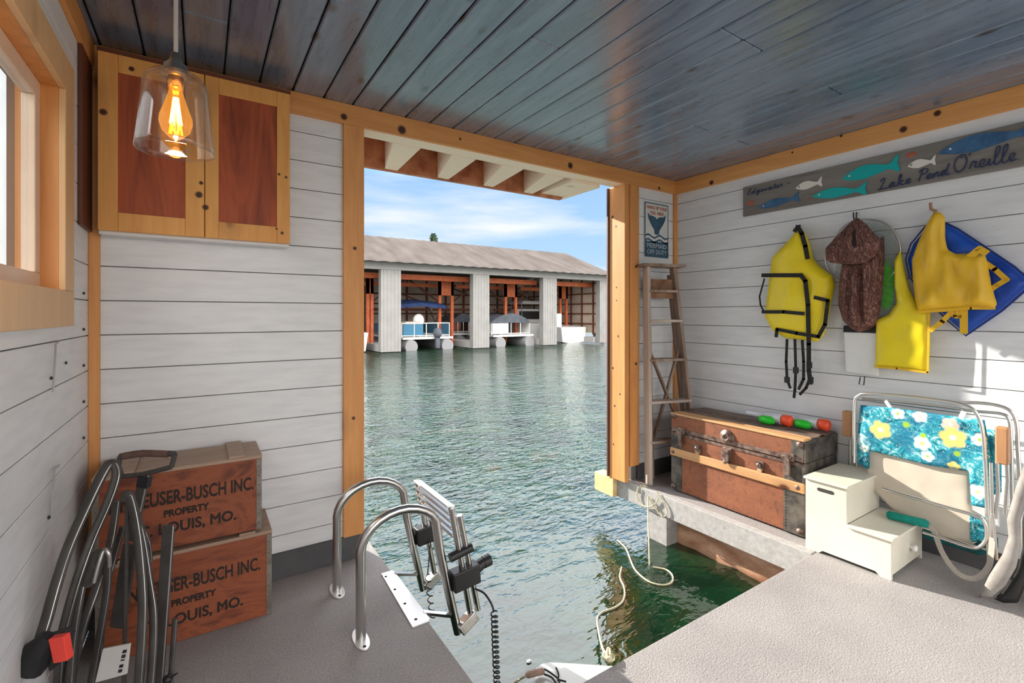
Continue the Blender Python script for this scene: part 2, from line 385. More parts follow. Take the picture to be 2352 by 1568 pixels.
# decks
mb = MB(); mb.box(XL, .797, 1.262, YB+.16, -.12, 0); mb.box(XL, XR, YF, 1.262, -.12, 0); mb.box(2.77, XR, 1.262, YB+.06, -.06, 0)
struct(mb.build('floor', M['floor'], bevel=.004))
o = MB().box(2.742, 2.80, 1.262, 2.69, -.142, 0.004).build('trim_1', M['greypaint'], bevel=.004); struct(o)
bt = MB().box(2.70, 2.80, 2.69, 2.90, -.142, .004).build('trim_2', M['rawend'], bevel=.003); struct(bt)
struct(MB().box(2.755, 2.88, 2.22, 2.40, -.55, -.1425).build('trim_3', M['greypaint'], bevel=.003))
struct(MB().box(1.80, 2.9, 1.20, 1.262, -.30, -.12).build('trim_4', M['greypaint']))
# floats under the right-hand dock
o = MB(); P = [(2.99, 1.28+i*.1, -.315+.012*math.sin(i*1.7)) for i in range(13)]
o.tube(P, [.125+.008*math.sin(i*2.3) for i in range(13)], 14)
tag(o.build('float_log', noisy('wet_bark', (.30,.12,.055), (.80,.50,.34), 9, .75, (1,.3,1), .6, .02)), 'rough brown float log lying in the water under the right-hand dock', 'log')

# mouldings
def strip(n, mat_, *b, bevel=.003): return struct(MB().box(*b).build(n, mat_, bevel=bevel))
strip('trim_5', M['pineX'], XL+.018, XR-.02, YB-.022, YB, 2.288, ZC)          # back beam
strip('trim_6', M['rawpine'], .70, 2.72, YB, YB+.115, 2.288, 2.298)            # underside of header
strip('trim_7', M['pineY'], XR-.02, XR, YF, YB, 2.285, ZC)                     # right rail
strip('trim_8', M['pineY'], XL, XL+.018, YF, YB-.022, 2.30, ZC)                # left rail
strip('trim_9', M['pineZ'], .619, .726, YB-.022, YB+.125, .122, 2.288)         # left jamb
strip('trim_10', M['pineZ'], 2.70, 2.744, YB-.015, YB+.15, .006, 2.288)         # right jamb
strip('trim_11', M['pineZ'], 2.752, 2.85, YB-.022, YB, .12, 2.288)
strip('trim_12', M['pineZ'], XR-.035, XR, YB-.022, YB, .12, 2.285)
strip('trim_13', M['pineZ'], XL, XL+.036, YB-.022, YB, .12, 2.288)
strip('trim_14', M['darkpine'], XL, XL+.014, 2.36, YB-.022, 1.625, 2.30)
strip('trim_15', mat('dark_red_door_edge', (.10,.03,.02), .5), 2.688, 2.735, YB+.151, YB+.17, .01, 2.286)
strip('baseboard_back', M['base'], XL, .726, YB-.02, YB+.12, 0, .122)
strip('baseboard_back_right', M['base'], 2.85, XR, YB-.012, YB, 0, .122)
strip('baseboard_right', M['base'], XR-.012, XR, YF, YB-.012, 0, .11)
# knots as real dark plugs on the beams
spots(M['pineX'], [(onY(a, b, YB-.022), c) for a, b, c in ((790,268,.017),(923,298,.024),(1310,380,.022),(1057,319,.008),(1514,432,.012))])
spots(M['pineY'], [(onX(a, b, XR-.02), c) for a, b, c in ((1634,419,.018),(2075,297,.018),(2153,260,.016),(1820,350,.007),(1932,312,.008))])
spots(M['pineZ'], [(onX(a, b, 2.70), c) for a, b, c in ((1416,660,.008),(1416,690,.007),(1420,772,.009),(1408,845,.010),(1407,498,.012),(1415,520,.010),(1424,905,.008),(1412,932,.009),(1409,1020,.008))]+[(onY(a, b, YB-.022), c) for a, b, c in ((1461,612,.011),(1461,835,.012),(815,570,.010),(812,960,.009))])

# roof overhang outside the opening
ov = thing('roof_overhang', 'open timber roof overhang with cream rafter tails above the boat opening', 'roof overhang', (1.4, 2.7, 2.3))
for xr in (.72, 1.10, 1.477, 1.85, 2.217):
    z0, z1 = 2.285, 2.47
    b = [(xr-.17, 2.69, z0), (xr, 2.69, z0), (xr, 3.10, z0-.03), (xr-.085, 3.10, z0-.03)]
    MB().hexa(b, [(p[0], p[1], z1) for p in b]).build('rafter', M['rawpine'], ov, bevel=.002)
MB().box(.2, 2.52, 3.10, 3.14, 2.25, 2.47).build('fascia_board', M['redosb'], ov, bevel=.003)
MB().box(2.30, 2.52, 2.69, 3.10, 2.27, 2.44).box(2.52, 2.56, 2.69, 3.14, 2.262, 2.47).build('end_board', M['rawpine'], ov, bevel=.002)
MB().box(.2, 2.52, 2.69, 3.14, 2.47, 2.49).build('roof_sheathing', M['redosb'], ov)
MB().box(.2, 2.30, 2.69, 2.71, 2.36, 2.47).build('blocking', M['rawpine'], ov)
g_ = MB(); g_.box(.2, 2.55, 3.14, 3.20, 2.275, 2.285); g_.box(.2, 2.55, 3.195, 3.20, 2.275, 2.36)
g_.build('gutter', M['darkmetal'], ov)

# ------------------------------------------------------------ window
wd = bpy.data.objects.new('window_1', None); COL.objects.link(wd); wd.location = (XL, 1.5, 1.25); struct(wd)
c = MB(); x0, x1 = XL, XL+.018
c.box(x0, x1, .90, 2.207, 1.251, HZ0+.008); c.box(x0, x1, .90, 2.207, HZ1-.008, 2.135); c.box(x0, x1, HY1-.008, 2.207, HZ0+.008, HZ1-.008); c.box(x0, x1, .90, HY0+.008, HZ0+.008, HZ1-.008)
c.build('window_casing', wood('pale_orange_pine', (.72,.42,.20), (.82,.55,.30), 'z', ks=2.2, kt=.06), wd, bevel=.003)
c = MB(); xa, xb = XL-.10, XL
c.box(xa, xb, HY0, HY1, HZ0-.012, HZ0+.006); c.box(xa, xb, HY0, HY1, HZ1-.006, HZ1+.012); c.box(xa, xb, HY1-.006, HY1+.012, HZ0, HZ1); c.box(xa, xb, HY0-.012, HY0+.006, HZ0, HZ1)
c.build('window_reveal', M['pineZ'], wd)
c = MB(); xa, xb = XL-.075, XL-.042; yy0, yy1, zz0, zz1 = HY0+.006, HY1-.006, HZ0+.006, HZ1-.006; f = .055
c.box(xa, xb, yy0, yy1, zz0, zz0+f); c.box(xa, xb, yy0, yy1, zz1-f, zz1); c.box(xa, xb, yy1-f, yy1, zz0+f, zz1-f); c.box(xa, xb, yy0, yy0+f, zz0+f, zz1-f); c.box(xa, xb, 1.53, 1.57, zz0+f, zz1-f)
fr = c.build('window_frame', noisy('pale_window_frame', (.78,.58,.44), (.84,.66,.52), 5, .4), wd, bevel=.004)
MB().box(XL-.062, XL-.058, yy0+f, yy1-f, zz0+f, zz1-f).build('pane', M['glass'], fr)
# neighbouring corrugated wall seen through the pane
c = MB(); vs = []; fs = []; n = 120
for i in range(n+1):
    y = 1+i*7/120; xx = -1.7+.02*math.cos(i*math.pi/2)
    vs += [(xx, y, -.3), (xx, y, 4.2)]
for i in range(n): fs.append((2*i, 2*i+2, 2*i+3, 2*i+1))
c.add(vs, fs); c.box(-1.80, -1.73, 1, 8.0, -.3, 4.2)
tag(c.build('neighbouring_wall', noisy('white_corrugated_sheet', (.72,.76,.80), (.80,.84,.86), 3, .5)), 'white corrugated neighbouring wall seen through the left window', 'wall')

# ------------------------------------------------------------ lake and far boathouse
wt = MB(); wt.add([(-160,-120,-.35),(200,-120,-.35),(200,240,-.35),(-160,240,-.35)], [(0,1,2,3)])
tag(wt.build('lake', M['water']), 'rippling grey-green lake water filling the boat slip and the marina beyond', 'water', kind='structure')
FX = [(-1.4,.0), ]
M['shed'] = noisy('pale_steel_cladding', (.27,.262,.255), (.32,.31,.30), 2, .6)
M['shedroof'] = noisy('pale_metal_roof', (.105,.09,.083), (.145,.127,.118), 1.2, 1.0, (1,.2,1), spec=0.0)
M['rust'] = noisy('orange_painted_steel', (.52,.10,.03), (.66,.17,.06), 3, .6)
M['rustd'] = noisy('brown_painted_steel', (.13,.035,.02), (.20,.06,.035), 3, .7)
M['tan'] = noisy('tan_cladding', (.52,.42,.33), (.64,.54,.44), 1.5, .8)
bh = thing('boathouse', 'long open-fronted boathouse with pale roof across the water', 'boathouse', (9, 20, -.35))
def xat(px, Y=20.0): return onY(px, 700, Y).x
cols = [(xat(875), xat(921)), (xat(1087), xat(1124)), (xat(1248), xat(1279)), (xat(1378), xat(1378)+.62)]
sp = cols[1][0]-cols[0][0]; cols.insert(0, (cols[0][0]-sp, cols[0][1]-sp)); cols.insert(0, (cols[0][0]-sp, cols[0][1]-sp))
XE = cols[-1][1]
for a, b in cols:
    q = MB(); q.box(a, b, 20.0, 20.35, -.32, 3.3)
    k = a+.12
    while k < b-.05: q.box(k, k+.03, 19.985, 20, -.32, 3.3); k += .16
    q.build('column', M['shed'], bh)
MB().box(cols[0][0], XE, 19.97, 20.3, 3.22, 3.58).build('header', M['shed'], bh)
# roof: eave front y19.6 z3.6, ridge y24 z5.25, eave back y28.4
rf = MB(); x0, x1 = cols[0][0]-1, XE+.25
n = int((x1-x0)/.3); vs = []
for i in range(n+1):
    xx = x0+(x1-x0)*i/n; dz = .03 if i % 2 else 0
    vs += [(xx, 19.55, 3.50+dz), (xx, 24.0, 5.25+dz), (xx, 28.5, 3.50+dz)]
fs = []
for i in range(n): fs += [(3*i, 3*i+3, 3*i+4, 3*i+1), (3*i+1, 3*i+4, 3*i+5, 3*i+2)]
rf.add(vs, fs); rf.build('roof', M['shedroof'], bh)
q = MB(); q.prism([(XE-.1, 20, 3.45), (XE-.1, 24, 5.15), (XE-.1, 28, 3.45)], (0,0,0), (.12,0,0)); q.build('gable', M['shed'], bh)
MB().box(XE-.14, XE-.02, 20.3, 28, .2, 3.5).build('end_wall', M['tan'], bh)
MB().box(cols[0][0], XE, 28.0, 28.1, .1, 3.5).build('back_wall', M['tan'], bh)
q = MB()
for z in (.7, 1.3, 1.9, 2.5, 3.1):
    q.box(XE-.2, XE-.14, 20.4, 28, z, z+.07); q.box(cols[0][0], XE-.2, 27.9, 28.0, z, z+.09)
for y in range(21, 28): q.box(XE-.22, XE-.14, y, y+.08, .1, 3.5)
x = cols[0][0]
while x < XE-.3: q.box(x, x+.10, 27.88, 28.0, .1, 3.5); x += 1.3
q.build('wall_framing', M['rustd'], bh)
q = MB()
for i in range(len(cols)-1):
    a = cols[i][1]; b = cols[i+1][0]
    q.box(a-.3, b+.3, 21.0, 21.15, 2.9, 3.15); q.box(a-.3, b+.3, 23.0, 23.15, 2.7, 2.9)
q.build('cross_beam', M['rust'], bh)
for i, (pa, pb, Y) in enumerate([(1008, 1042, 22.0), (1160, 1188, 22.0), (1286, 1304, 22.5), (842, 858, 22.0), (600, 640, 22.0)]):
    xa, xb = xat(pa, Y), xat(pb, Y)
    q = MB(); q.box(xa, xa+.14, Y, Y+.14, -.2, 3.1); q.box(xb-.14, xb, Y, Y+.14, -.2, 3.1); q.box(xa, xb, Y, Y+.1, 2.25, 3.0); q.build('support_frame', M['rust'], bh)
q = MB()
for i in range(len(cols)-1):
    a = cols[i][1]; b = cols[i+1][0]; c_ = (a+b)/2
    q.bar((a, 24, 2.0), (c_, 24, 3.2), .08, .08); q.bar((b, 24, 2.0), (c_, 24, 3.2), .08, .08); q.bar((a, 25.5, 3.1), (b, 25.5, 1.9), .08, .08)
    q.box(a-.3, b+.3, 26, 26.1, 1.5, 1.65); q.box(a-.3, b+.3, 24, 24.1, 3.1, 3.25)
q.build('bracing', M['rustd'], bh)
q = MB()
for i in range(len(cols)-1):
    xc = (cols[i+1][0]+cols[i+1][1])/2; q.box(xc-.45, xc+.45, 20.4, 27.8, -.32, -.02)
q.box(cols[0][0], XE, 26.9, 27.9, -.32, .02)
q.build('dock_finger', M['greypaint'], bh)

def cyl_y(mb, x, z, r, y0, y1, n=14): return mb.tube([(x, y0-.0, z), (x, y0+.001, z), (x, y1, z)], r, n)
M['gel'] = mat('white_gelcoat', (.82,.82,.80), .25); M['navy'] = noisy('navy_canvas', (.012,.03,.11), (.02,.05,.17), 4, .8)
M['greycanvas'] = noisy('grey_canvas', (.075,.085,.105), (.12,.13,.155), 3, .85, bs=.3, bd=.03)
M['tubealu'] = mat('dull_aluminium', (.30,.30,.31), .5, .3); M['tealpanel'] = mat('blue_side_panel', (.03,.16,.28), .3)
def pontoon(name, label, cx, y0, w_, ln, canopy=None, cover=None, panel='tealpanel'):
    t = thing(name, label, 'boat', (cx, y0, -.35)); h = w_/2
    for s in (-1, 1):
        q = MB(); xx = cx+s*(h-.35)
        q.tube([(xx, y0-.05, -.18), (xx, y0, -.18), (xx, y0+ln-.8, -.18), (xx, y0+ln, .0)], [.30,.32,.32,.08], 16); q.build('pontoon', M['tubealu'], t)
    MB().box(cx-h, cx+h, y0+.1, y0+ln, .14, .24).build('deck', M['gel'], t, bevel=.01)
    q = MB()
    for z in (.30, .88): q.tube([(cx-h+.05, y0+.4, z), (cx+h-.05, y0+.4, z)], .022, 6); q.tube([(cx-h+.05, y0+.4, z), (cx-h+.05, y0+ln, z)], .022, 6); q.tube([(cx+h-.05, y0+.4, z), (cx+h-.05, y0+ln, z)], .022, 6)
    for i in range(5): xx = cx-h+.05+(w_-.1)*i/4; q.tube([(xx, y0+.4, .24), (xx, y0+.4, .88)], .022, 6)
    q.build('railing', M['gel'], t)
    q = MB(); q.box(cx-h+.12, cx-.15, y0+.41, y0+.43, .33, .84); q.box(cx-h+.03, cx-h+.05, y0+.5, y0+ln, .33, .84); q.box(cx+h-.05, cx+h-.03, y0+.5, y0+ln, .33, .84); q.build('side_panel', M[panel], t)
    if cover:
        q = MB(); n = 9; vs = []
        for i in range(n):
            yy = y0+.35+(ln-.5)*i/(n-1)
            for j in range(9):
                u = j/8; xx = cx-h+w_*u; zz = .9+.45*math.sin(math.pi*u)**.6*(.6+.4*math.sin(i*1.3+j*.4))
                vs.append((xx, yy, zz if 0 < j < 8 else .86))
        q.add(vs, [(i*9+j, i*9+j+1, (i+1)*9+j+1, (i+1)*9+j) for i in range(n-1) for j in range(8)], True)
        q.add([vs[j] for j in range(9)]+[(cx+h, y0+.35, .86), (cx-h, y0+.35, .86)], [tuple(range(9))]); q.build('canvas_cover', M[cover], t)
    else:
        for bb_ in ((cx-h+.3, cx-.2, y0+.6, y0+1.2), (cx-.9, cx+.9, y0+3, y0+3.6)): MB().box(*bb_, .24, .95).build('bench_seat', M['tan'], t, bevel=.05)
        q = MB(); q.tube([(cx+.1, y0+1.6, .24), (cx+.1, y0+1.6, .7)], .08, 8); q.ball((cx+.1, y0+1.6, 1.0), .30, 8, (1,.5,1.1)); q.build('captain_chair', M['gel'], t)
    if canopy:
        q = MB(); vs = []
        for i in range(7):
            for j in range(7): vs.append((cx-h-.05+(w_+.1)*j/6, y0+1.0+2.6*i/6, 1.78+.28*math.sin(math.pi*(i+.6)/7.2)-.04*abs(j-3)))
        q.add(vs, [(i*7+j, i*7+j+1, (i+1)*7+j+1, (i+1)*7+j) for i in range(6) for j in range(6)], True)
        q.add([(a, b, c-.16) if k else (a, b, c) for k in (0, 1) for a, b, c in vs[:7]], [(j, j+1, j+8, j+7) for j in range(6)])
        cn_ = q.build('canopy', M[canopy], t); 
        for s in (-1, 1):
            q = MB(); q.tube([(cx+s*h, y0+2.2, .88), (cx+s*h, y0+1.2, 1.85)], .02, 6); q.tube([(cx+s*h, y0+2.2, .88), (cx+s*h, y0+3.3, 1.9)], .02, 6); q.build('canopy_frame', M['blackp'], t)
    return t
def outboard(t, cx, y, z, m_='greycanvas'):
    q = MB(); q.ball((cx, y, z+.45), .26, 8, (.75,1.1,.95)); q.box(cx-.09, cx+.09, y-.10, y+.10, z-.25, z+.35); q.build('outboard_motor', M[m_], t)
def xm(px, Y): return onY(px, 760, Y).x
Yp = 20.6
cx = (xm(925, Yp)+xm(1045, Yp))/2
t = pontoon('pontoon_boat', 'pontoon boat with blue sun canopy in the second visible bay of the boathouse', cx, Yp, 2.5, 5.5, canopy='navy'); outboard(t, cx+.35, Yp-.1, -.02)
cx = xm(1093, 23)
pontoon('pontoon_boat', 'dark-panelled pontoon boat half hidden behind the middle boathouse column', xm(1068, 24), 23.8, 1.5, 2.8, cover='greycanvas', panel='rustd')
cx = (xm(1128, Yp)+xm(1242, Yp))/2
t = pontoon('pontoon_boat', 'pontoon boat under a dark grey canvas cover with twin pontoons showing', cx-.1, Yp, 2.5, 2.9, cover='greycanvas', panel='gel')
# cruiser
def hull(mb, cx, y0, ln, w_, zb, zt):
    n = 8; vs = []
    for i in range(n+1):
        u = i/n; k = w_/2*(1-max(0, u-.45)**2*3.0); k = max(k, .03); yy = y0+ln*u
        vs += [(cx-k, yy, zt+.15*u), (cx-k*.88, yy, zb+.25*u*u), (cx, yy, zb-.12+.4*u*u), (cx+k*.88, yy, zb+.25*u*u), (cx+k, yy, zt+.15*u)]
    fs = [(i*5+j, i*5+j+1, i*5+j+6, i*5+j+5) for i in range(n) for j in range(4)]+[(0,1,2,3,4), tuple(n*5+j for j in (4,3,2,1,0))]
    fs += [(i*5, i*5+5, i*5+9, i*5+4) for i in range(n)]
    return mb.add(vs, fs)
cx = xm(1232, 24.3)-.2; t = thing('cabin_cruiser', 'white cabin cruiser with raised windscreen behind the grey-covered pontoon boat', 'boat', (cx, 22.4, -.35))
hull(MB(), cx, 23.8, 3.6, 2.5, -.30, .75).build('hull', M['gel'], t, bevel=.02)
q = MB(); q.hexa([(cx-1, 24.72, .75), (cx+1, 24.72, .75), (cx+.9, 26.96, .85), (cx-.9, 26.96, .85)], [(cx-.85, 24.88, 1.65), (cx+.85, 24.88, 1.65), (cx+.6, 26.32, 1.6), (cx-.6, 26.32, 1.6)]); q.build('cabin', M['gel'], t, bevel=.06)
MB().box(cx-.75, cx+.75, 24.69, 24.8, 1.0, 1.5).build('cabin_window', M['blackp'], t)
q = MB(); q.hexa([(cx-.9, 24.32, 1.95), (cx+.9, 24.32, 1.95), (cx+.9, 25.84, 1.95), (cx-.9, 25.84, 1.95)], [(cx-.7, 24.48, 2.15), (cx+.7, 24.48, 2.15), (cx+.7, 25.68, 2.15), (cx-.7, 25.68, 2.15)]); q.build('hardtop', M['gel'], t, bevel=.03)
q = MB()
for s in (-1, 1): q.tube([(cx+s*.85, 24.4, .8), (cx+s*.8, 24.48, 1.95)], .03, 6); q.tube([(cx+s*.8, 25.6, 1.3), (cx+s*.8, 25.6, 1.95)], .03, 6)
q.tube([(cx, 25.04, 2.1), (cx, 25.04, 2.9)], .025, 6); q.build('hardtop_frame', M['tubealu'], t)
MB().box(cx-1, cx+1, 23.96, 24.02, .3, .7).build('swim_platform_panel', M['tubealu'], t)
Ys = 21.2; cx = (xm(1283, Ys)+xm(1352, Ys))/2; t = thing('fishing_boat', 'low white open fishing boat with outboard motor in the rightmost boathouse bay', 'boat', (cx, Ys, -.35))
hull(MB(), cx, Ys, 2.6, 1.9, -.30, .55).build('hull', M['gel'], t, bevel=.02)
q = MB(); q.box(cx-.95, cx-.4, Ys+.6, Ys+1.1, .55, 1.35); q.box(cx-.2, cx+.1, Ys+1.5, Ys+1.8, .5, 1.2); q.build('seat', M['gel'], t, bevel=.05)
q = MB(); q.hexa([(cx-.9, Ys+1.5, .6), (cx+.3, Ys+1.5, .6), (cx+.3, Ys+2.2, .6), (cx-.9, Ys+2.2, .6)], [(cx-.8, Ys+1.8, 1.9), (cx-.1, Ys+1.8, 1.9), (cx-.1, Ys+1.9, 1.9), (cx-.8, Ys+1.9, 1.9)]); q.build('windscreen', M['glass'], t)
outboard(t, xm(1365, Ys), Ys-.1, .0)
cx = xm(838, 20.8)-.9; t = thing('motorboat', 'white motorboat stern at the left edge of the boat opening', 'boat', (cx, 20.8, -.35))
hull(MB(), cx, 20.6, 4.5, 2.0, -.30, .5).build('hull', M['gel'], t, bevel=.02)
MB().box(cx-.5, cx+.8, 21.4, 21.9, .5, 1.3).build('seat_back', M['tan'], t, bevel=.06)
# trees behind
def tree(cx, cy, z0, r, h, m_, label, seed):
    rnd = random.Random(seed); t = thing('tree', label, 'tree', (cx, cy, -.35))
    MB().tube([(cx, cy, -.35), (cx, cy, z0+h*.6)], [.25,.08], 8).build('trunk', M['rustd'], t)
    q = MB(); vs = []; fs = []
    for k in range(1500):
        a = rnd.random()*6.283; u = rnd.random(); rr = r*math.sqrt(rnd.random())*math.sin(math.pi*min(.97, .12+.85*u))**.7
        p = V((cx+rr*math.cos(a), cy+rr*math.sin(a), z0+h*u)); s = .16+.12*rnd.random()
        d1 = V((rnd.gauss(0,1), rnd.gauss(0,1), rnd.gauss(0,1))).normalized()*s; d2 = d1.orthogonal().normalized()*s*.6
        b = len(vs); vs += [p-d1, p+d2, p+d1, p-d2]; fs.append((b, b+1, b+2, b+3))
    q.add(vs, fs); q.build('foliage', m_, t)
lf1 = noisy('yellow_autumn_leaves', (.42,.32,.08), (.60,.48,.16), 2, .8); lf2 = noisy('dark_evergreen_leaves', (.03,.06,.03), (.06,.10,.05), 2, .8)
p = onY(1382, 610, 46); tree(p.x, p.y, 1.2, 2.6, 5.3, lf1, 'yellowing tree beyond the right end of the boathouse roof', 3)
p = onY(995, 540, 48); tree(p.x, p.y, 3, 1.0, 7.0, lf2, 'dark treetop peeking over the left part of the boathouse roof ridge', 5)

# ------------------------------------------------------------ cabinet
cb = thing('wall_cabinet', 'pine double-door wall cabinet with red veneer panels above the crates', 'cabinet', (0, 2.5, 1.625))
CX0, CX1, CM, CZ0, CZ1, CY = -.345, .349, .010, 1.625, 2.333, 2.46
MB().box(CX0+.005, CX1-.005, CY+.022, YB-.001, CZ0+.004, CZ1).build('body', M['pineCab'], cb, bevel=.002)
def door(x0, x1, z0, z1, px0, px1, pz0, pz1):
    q = MB(); y0, y1 = CY, CY+.021
    q.box(x0, px0, y0, y1, z0, z1); q.box(px1, x1, y0, y1, z0, z1); q.box(px0, px1, y0, y1, z0, pz0); q.box(px0, px1, y0, y1, pz1, z1)
    d = q.build('door', M['pineCab'], cb, bevel=.0025)
    MB().box(px0-.003, px1+.003, y0+.008, y0+.014, pz0-.003, pz1+.003).build('panel', M['mahog'], d)
door(CX0, CM-.0015, CZ0, CZ1, -.283, -.060, 1.70, 2.262)
door(CM+.0015, CX1, CZ0, CZ1, .062, .293, 1.70, 2.262)
q = MB(); q.box(CX0-.002, CX1+.002, CY-.004, CY+.02, CZ1, CZ1+.014); q.build('top_lip', M['darkpine'], cb)
q = MB(); q.box(CX0, CX1, CY+.03, YB-.002, CZ0-.012, CZ0+.003); q.build('bottom_panel', M['white'], cb)

spots(M['pineCab'], [(onY(a, b, CY), c) for a, b, c in ((237,257,.013),(302,158,.010),(457,447,.014),(472,476,.012),(462,420,.008),(641,400,.006),(657,407,.006),(648,535,.007),(635,525,.005))])
# ------------------------------------------------------------ pendant lamp
lx, ly = -.046, 1.223
def pendant(lx, ly, label):
    t = thing('pendant_lamp', label, 'lamp', (lx, ly, 1.63))
    q = MB(); q.tube([(lx, ly, ZC), (lx, ly, 1.825)], .0042, 8); q.build('cord', mat('silver_cord', (.46,.43,.40), .5), t)
    q = MB(); q.lathe([(.0, 1.838), (.008, 1.838), (.012, 1.822), (.021, 1.812), (.021, 1.800), (.026, 1.796), (.026, 1.788), (.0, 1.788)], (lx, ly, 0), 24); q.build('socket_cap', mat('brushed_nickel', (.42,.38,.34), .3, 1), t)
    q = MB(); q.lathe([(.018, 1.792), (.045, 1.790), (.054, 1.780), (.058, 1.768), (.070, 1.645), (.071, 1.632), (.069, 1.632), (.068, 1.645), (.056, 1.766), (.052, 1.777), (.043, 1.786), (.018, 1.788)], (lx, ly, 0), 40, close=True); q.build('glass_shade', M['shade'], t)
    q = MB(); q.lathe([(.0, 1.765), (.014, 1.765), (.014, 1.79), (0, 1.79)], (lx, ly, 0), 16); q.build('bulb_base', mat('brass', (.55,.36,.14), .35, 1), t)
    q = MB(); q.lathe([(.011, 1.770), (.013, 1.755), (.022, 1.725), (.029, 1.705), (.030, 1.693), (.025, 1.675), (.012, 1.662), (.004, 1.657), (.0, 1.653)], (lx, ly, 0), 28)
    b_ = q.build('bulb', M['amber'], t)
    q = MB()
    for k in range(8):
        a = k*math.pi/4; r0, r1 = .004, .011
        q.tube([(lx+r0*math.cos(a), ly+r0*math.sin(a), 1.745), (lx+r1*math.cos(a+.3), ly+r1*math.sin(a+.3), 1.690)], .0011, 6)
    q.build('filament', mat('glowing_filament', (1,.7,.3), .5, em=(1,.62,.20), es=60), b_)
    ld = bpy.data.lights.new('lamp_light', 'POINT'); ld.energy = 1.6; ld.color = (1,.66,.34); ld.shadow_soft_size = .02
    lo = bpy.data.objects.new('lamp_light', ld); COL.objects.link(lo); lo.location = (lx, ly, 1.64); adopt(lo, t)
pendant(lx, ly, 'clear glass pendant lamp with glowing filament bulb hanging before the cabinet')

# ------------------------------------------------------------ crates
crw = wood('red_brown_crate', (.15,.032,.013), (.29,.075,.03), 'x', ks=2, kt=.03, grain=14, rough=.6)
figured(crw, (.08,.018,.009), (.36,.095,.035), (.5,1,1.6), .6, 5)
crt = wood('greyed_crate_lid', (.30,.19,.13), (.46,.32,.23), 'x', knots=False)
stc = mat('black_stencil_ink', (.02,.014,.012), .7)
cst = noisy('dull_metal_edge', (.20,.17,.14), (.30,.27,.23), 20, .5, metal=.6)
def crate(x0, x1, y0, y1, z0, z1, label, group, yaw=0):
    t = thing('wooden_crate', label, 'crate', ((x0+x1)/2, (y0+y1)/2, z0), group)
    MB().box(x0, x1, y0, y1, z0+.002, z1-.018).build('body', crw, t, bevel=.002)
    q = MB(); q.box(x0-.003, x1+.003, y0-.003, y1, z1-.018, z1-.004)
    q.box(x0+.06, x0+.12, y0-.001, y1, z1-.004, z1+.006); q.box(x1-.12, x1-.06, y0-.001, y1, z1-.004, z1+.006); l_ = q.build('lid', crt, t, bevel=.002)
    q = MB(); e = .018
    for xx in (x0, x1): s = 1 if xx == x0 else -1; q.box(min(xx-.002*s, xx+s*e), max(xx-.002*s, xx+s*e), y0-.003, y0+e, z0+.004, z1-.02)
    for xx in (x0, x1):
        s = 1 if xx == x0 else -1
        for i in range(7): q.ball((xx+s*.009, y0-.003, z0+.03+i*(z1-z0-.08)/6), .004, 4)
    q.build('metal_corner', cst, t)
    xc = (x0+x1)/2+.01; h = z1-z0
    for s_, sz, dz, sx in (('ANHEUSER-BUSCH INC.', .074, .62, .60), ('PROPERTY', .036, .43, .86), ('ST. LOUIS, MO.', .058, .25, .90)):
        text_mb(s_, sz, (xc, y0-.0006, z0+h*dz), (1,0,0), (0,0,1), .0004, sx, bold=.0015).build('stencil_lettering', stc, t)
crate(-.325, .250, 2.285, 2.558, 0, .366, 'lower red-brown wooden crate standing on the deck floor', None)
crate(-.335, .212, 2.290, 2.558, .374, .694, 'upper red-brown wooden crate stacked on top of the other', None)

# wire hooks on the left wall
for i, (pa, pb, pc) in enumerate([((135, 783), (122, 790), (120, 900)), ((134, 1068), (119, 1080), (116, 1190))]):
    A, B, C = [onX(*p, XL+.006) for p in (pa, pb, pc)]
    q = MB(); q.tube([A+V((.002,0,0)), B+V((.006,0,0)), C+V((.002,0,0))], .0028, 6)
    tag(q.build('wire_hook', mat('painted_wire', (.45,.45,.45), .5)), ('upper' if i == 0 else 'lower')+' thin bent wire hook on the white left wall below the window', 'hook')
for i, (px, py) in enumerate([(152, 833), (118, 868), (113, 1188), (193, 673), (193, 756), (193, 839), (193, 922), (193, 1005)]):
    c_ = onX(px, py, XL+.004); q = MB(); q.ball(c_, .0055 if px != 193 else .006, 6, (.6,1,1))
    tag(q.build('nail_head', M['gunmetal']), ['dark nail head just right of the upper wire hook', 'dark nail head against the middle of the upper wire hook', 'dark nail head at the foot of the lower wire hook',
        'topmost of five dark nail heads beside the left corner post', 'second from top of five nail heads beside the left corner post', 'middle one of five nail heads beside the left corner post',
        'second from bottom of five nail heads beside the left corner post', 'lowest of five nail heads beside the left corner post'][i], 'nail', 'nail heads in the left wall')

# ------------------------------------------------------------ signs
# fish sign on the right wall
SX = XR-.004
sg = thing('fish_sign', 'long weathered grey plank sign with painted fish and cursive lake name', 'sign', (SX, 1.2, 2.1))
sgw = wood('weathered_grey_plank', (.13,.115,.105), (.26,.235,.215), 'y', ks=2, kt=.05, kc=(.05,.04,.035), rough=.75)
MB().box(SX-.018, SX, .30, 1.975, 2.0, 2.212).build('plank', sgw, sg, bevel=.003)
SF = SX-.0185
def fishpoly(px0, py0, px1, py1, h, tail=.42):
    A = onX(px0, py0, SF); B = onX(px1, py1, SF); d = B-A; Ln = d.length; d.normalize(); u = V((0,0,1)); u = (u-d*u.dot(d)).normalized()
    top = [(0,0),(.06,.32),(.18,.72),(.34,1.0),(.50,.96),(.66,.62),(.80,.30),(.86,.40),(.94,.95),(1.0,1.2)]
    bot = [(.965,.2),(.985,-.35),(1.0,-.85),(.93,-.75),(.86,-.34),(.80,-.26),(.62,-.50),(.40,-.72),(.20,-.52),(.07,-.22)]
    return [A+d*(a*Ln)+u*(b*h/2*(tail/.42 if a > .85 else 1)) for a, b in top+bot]
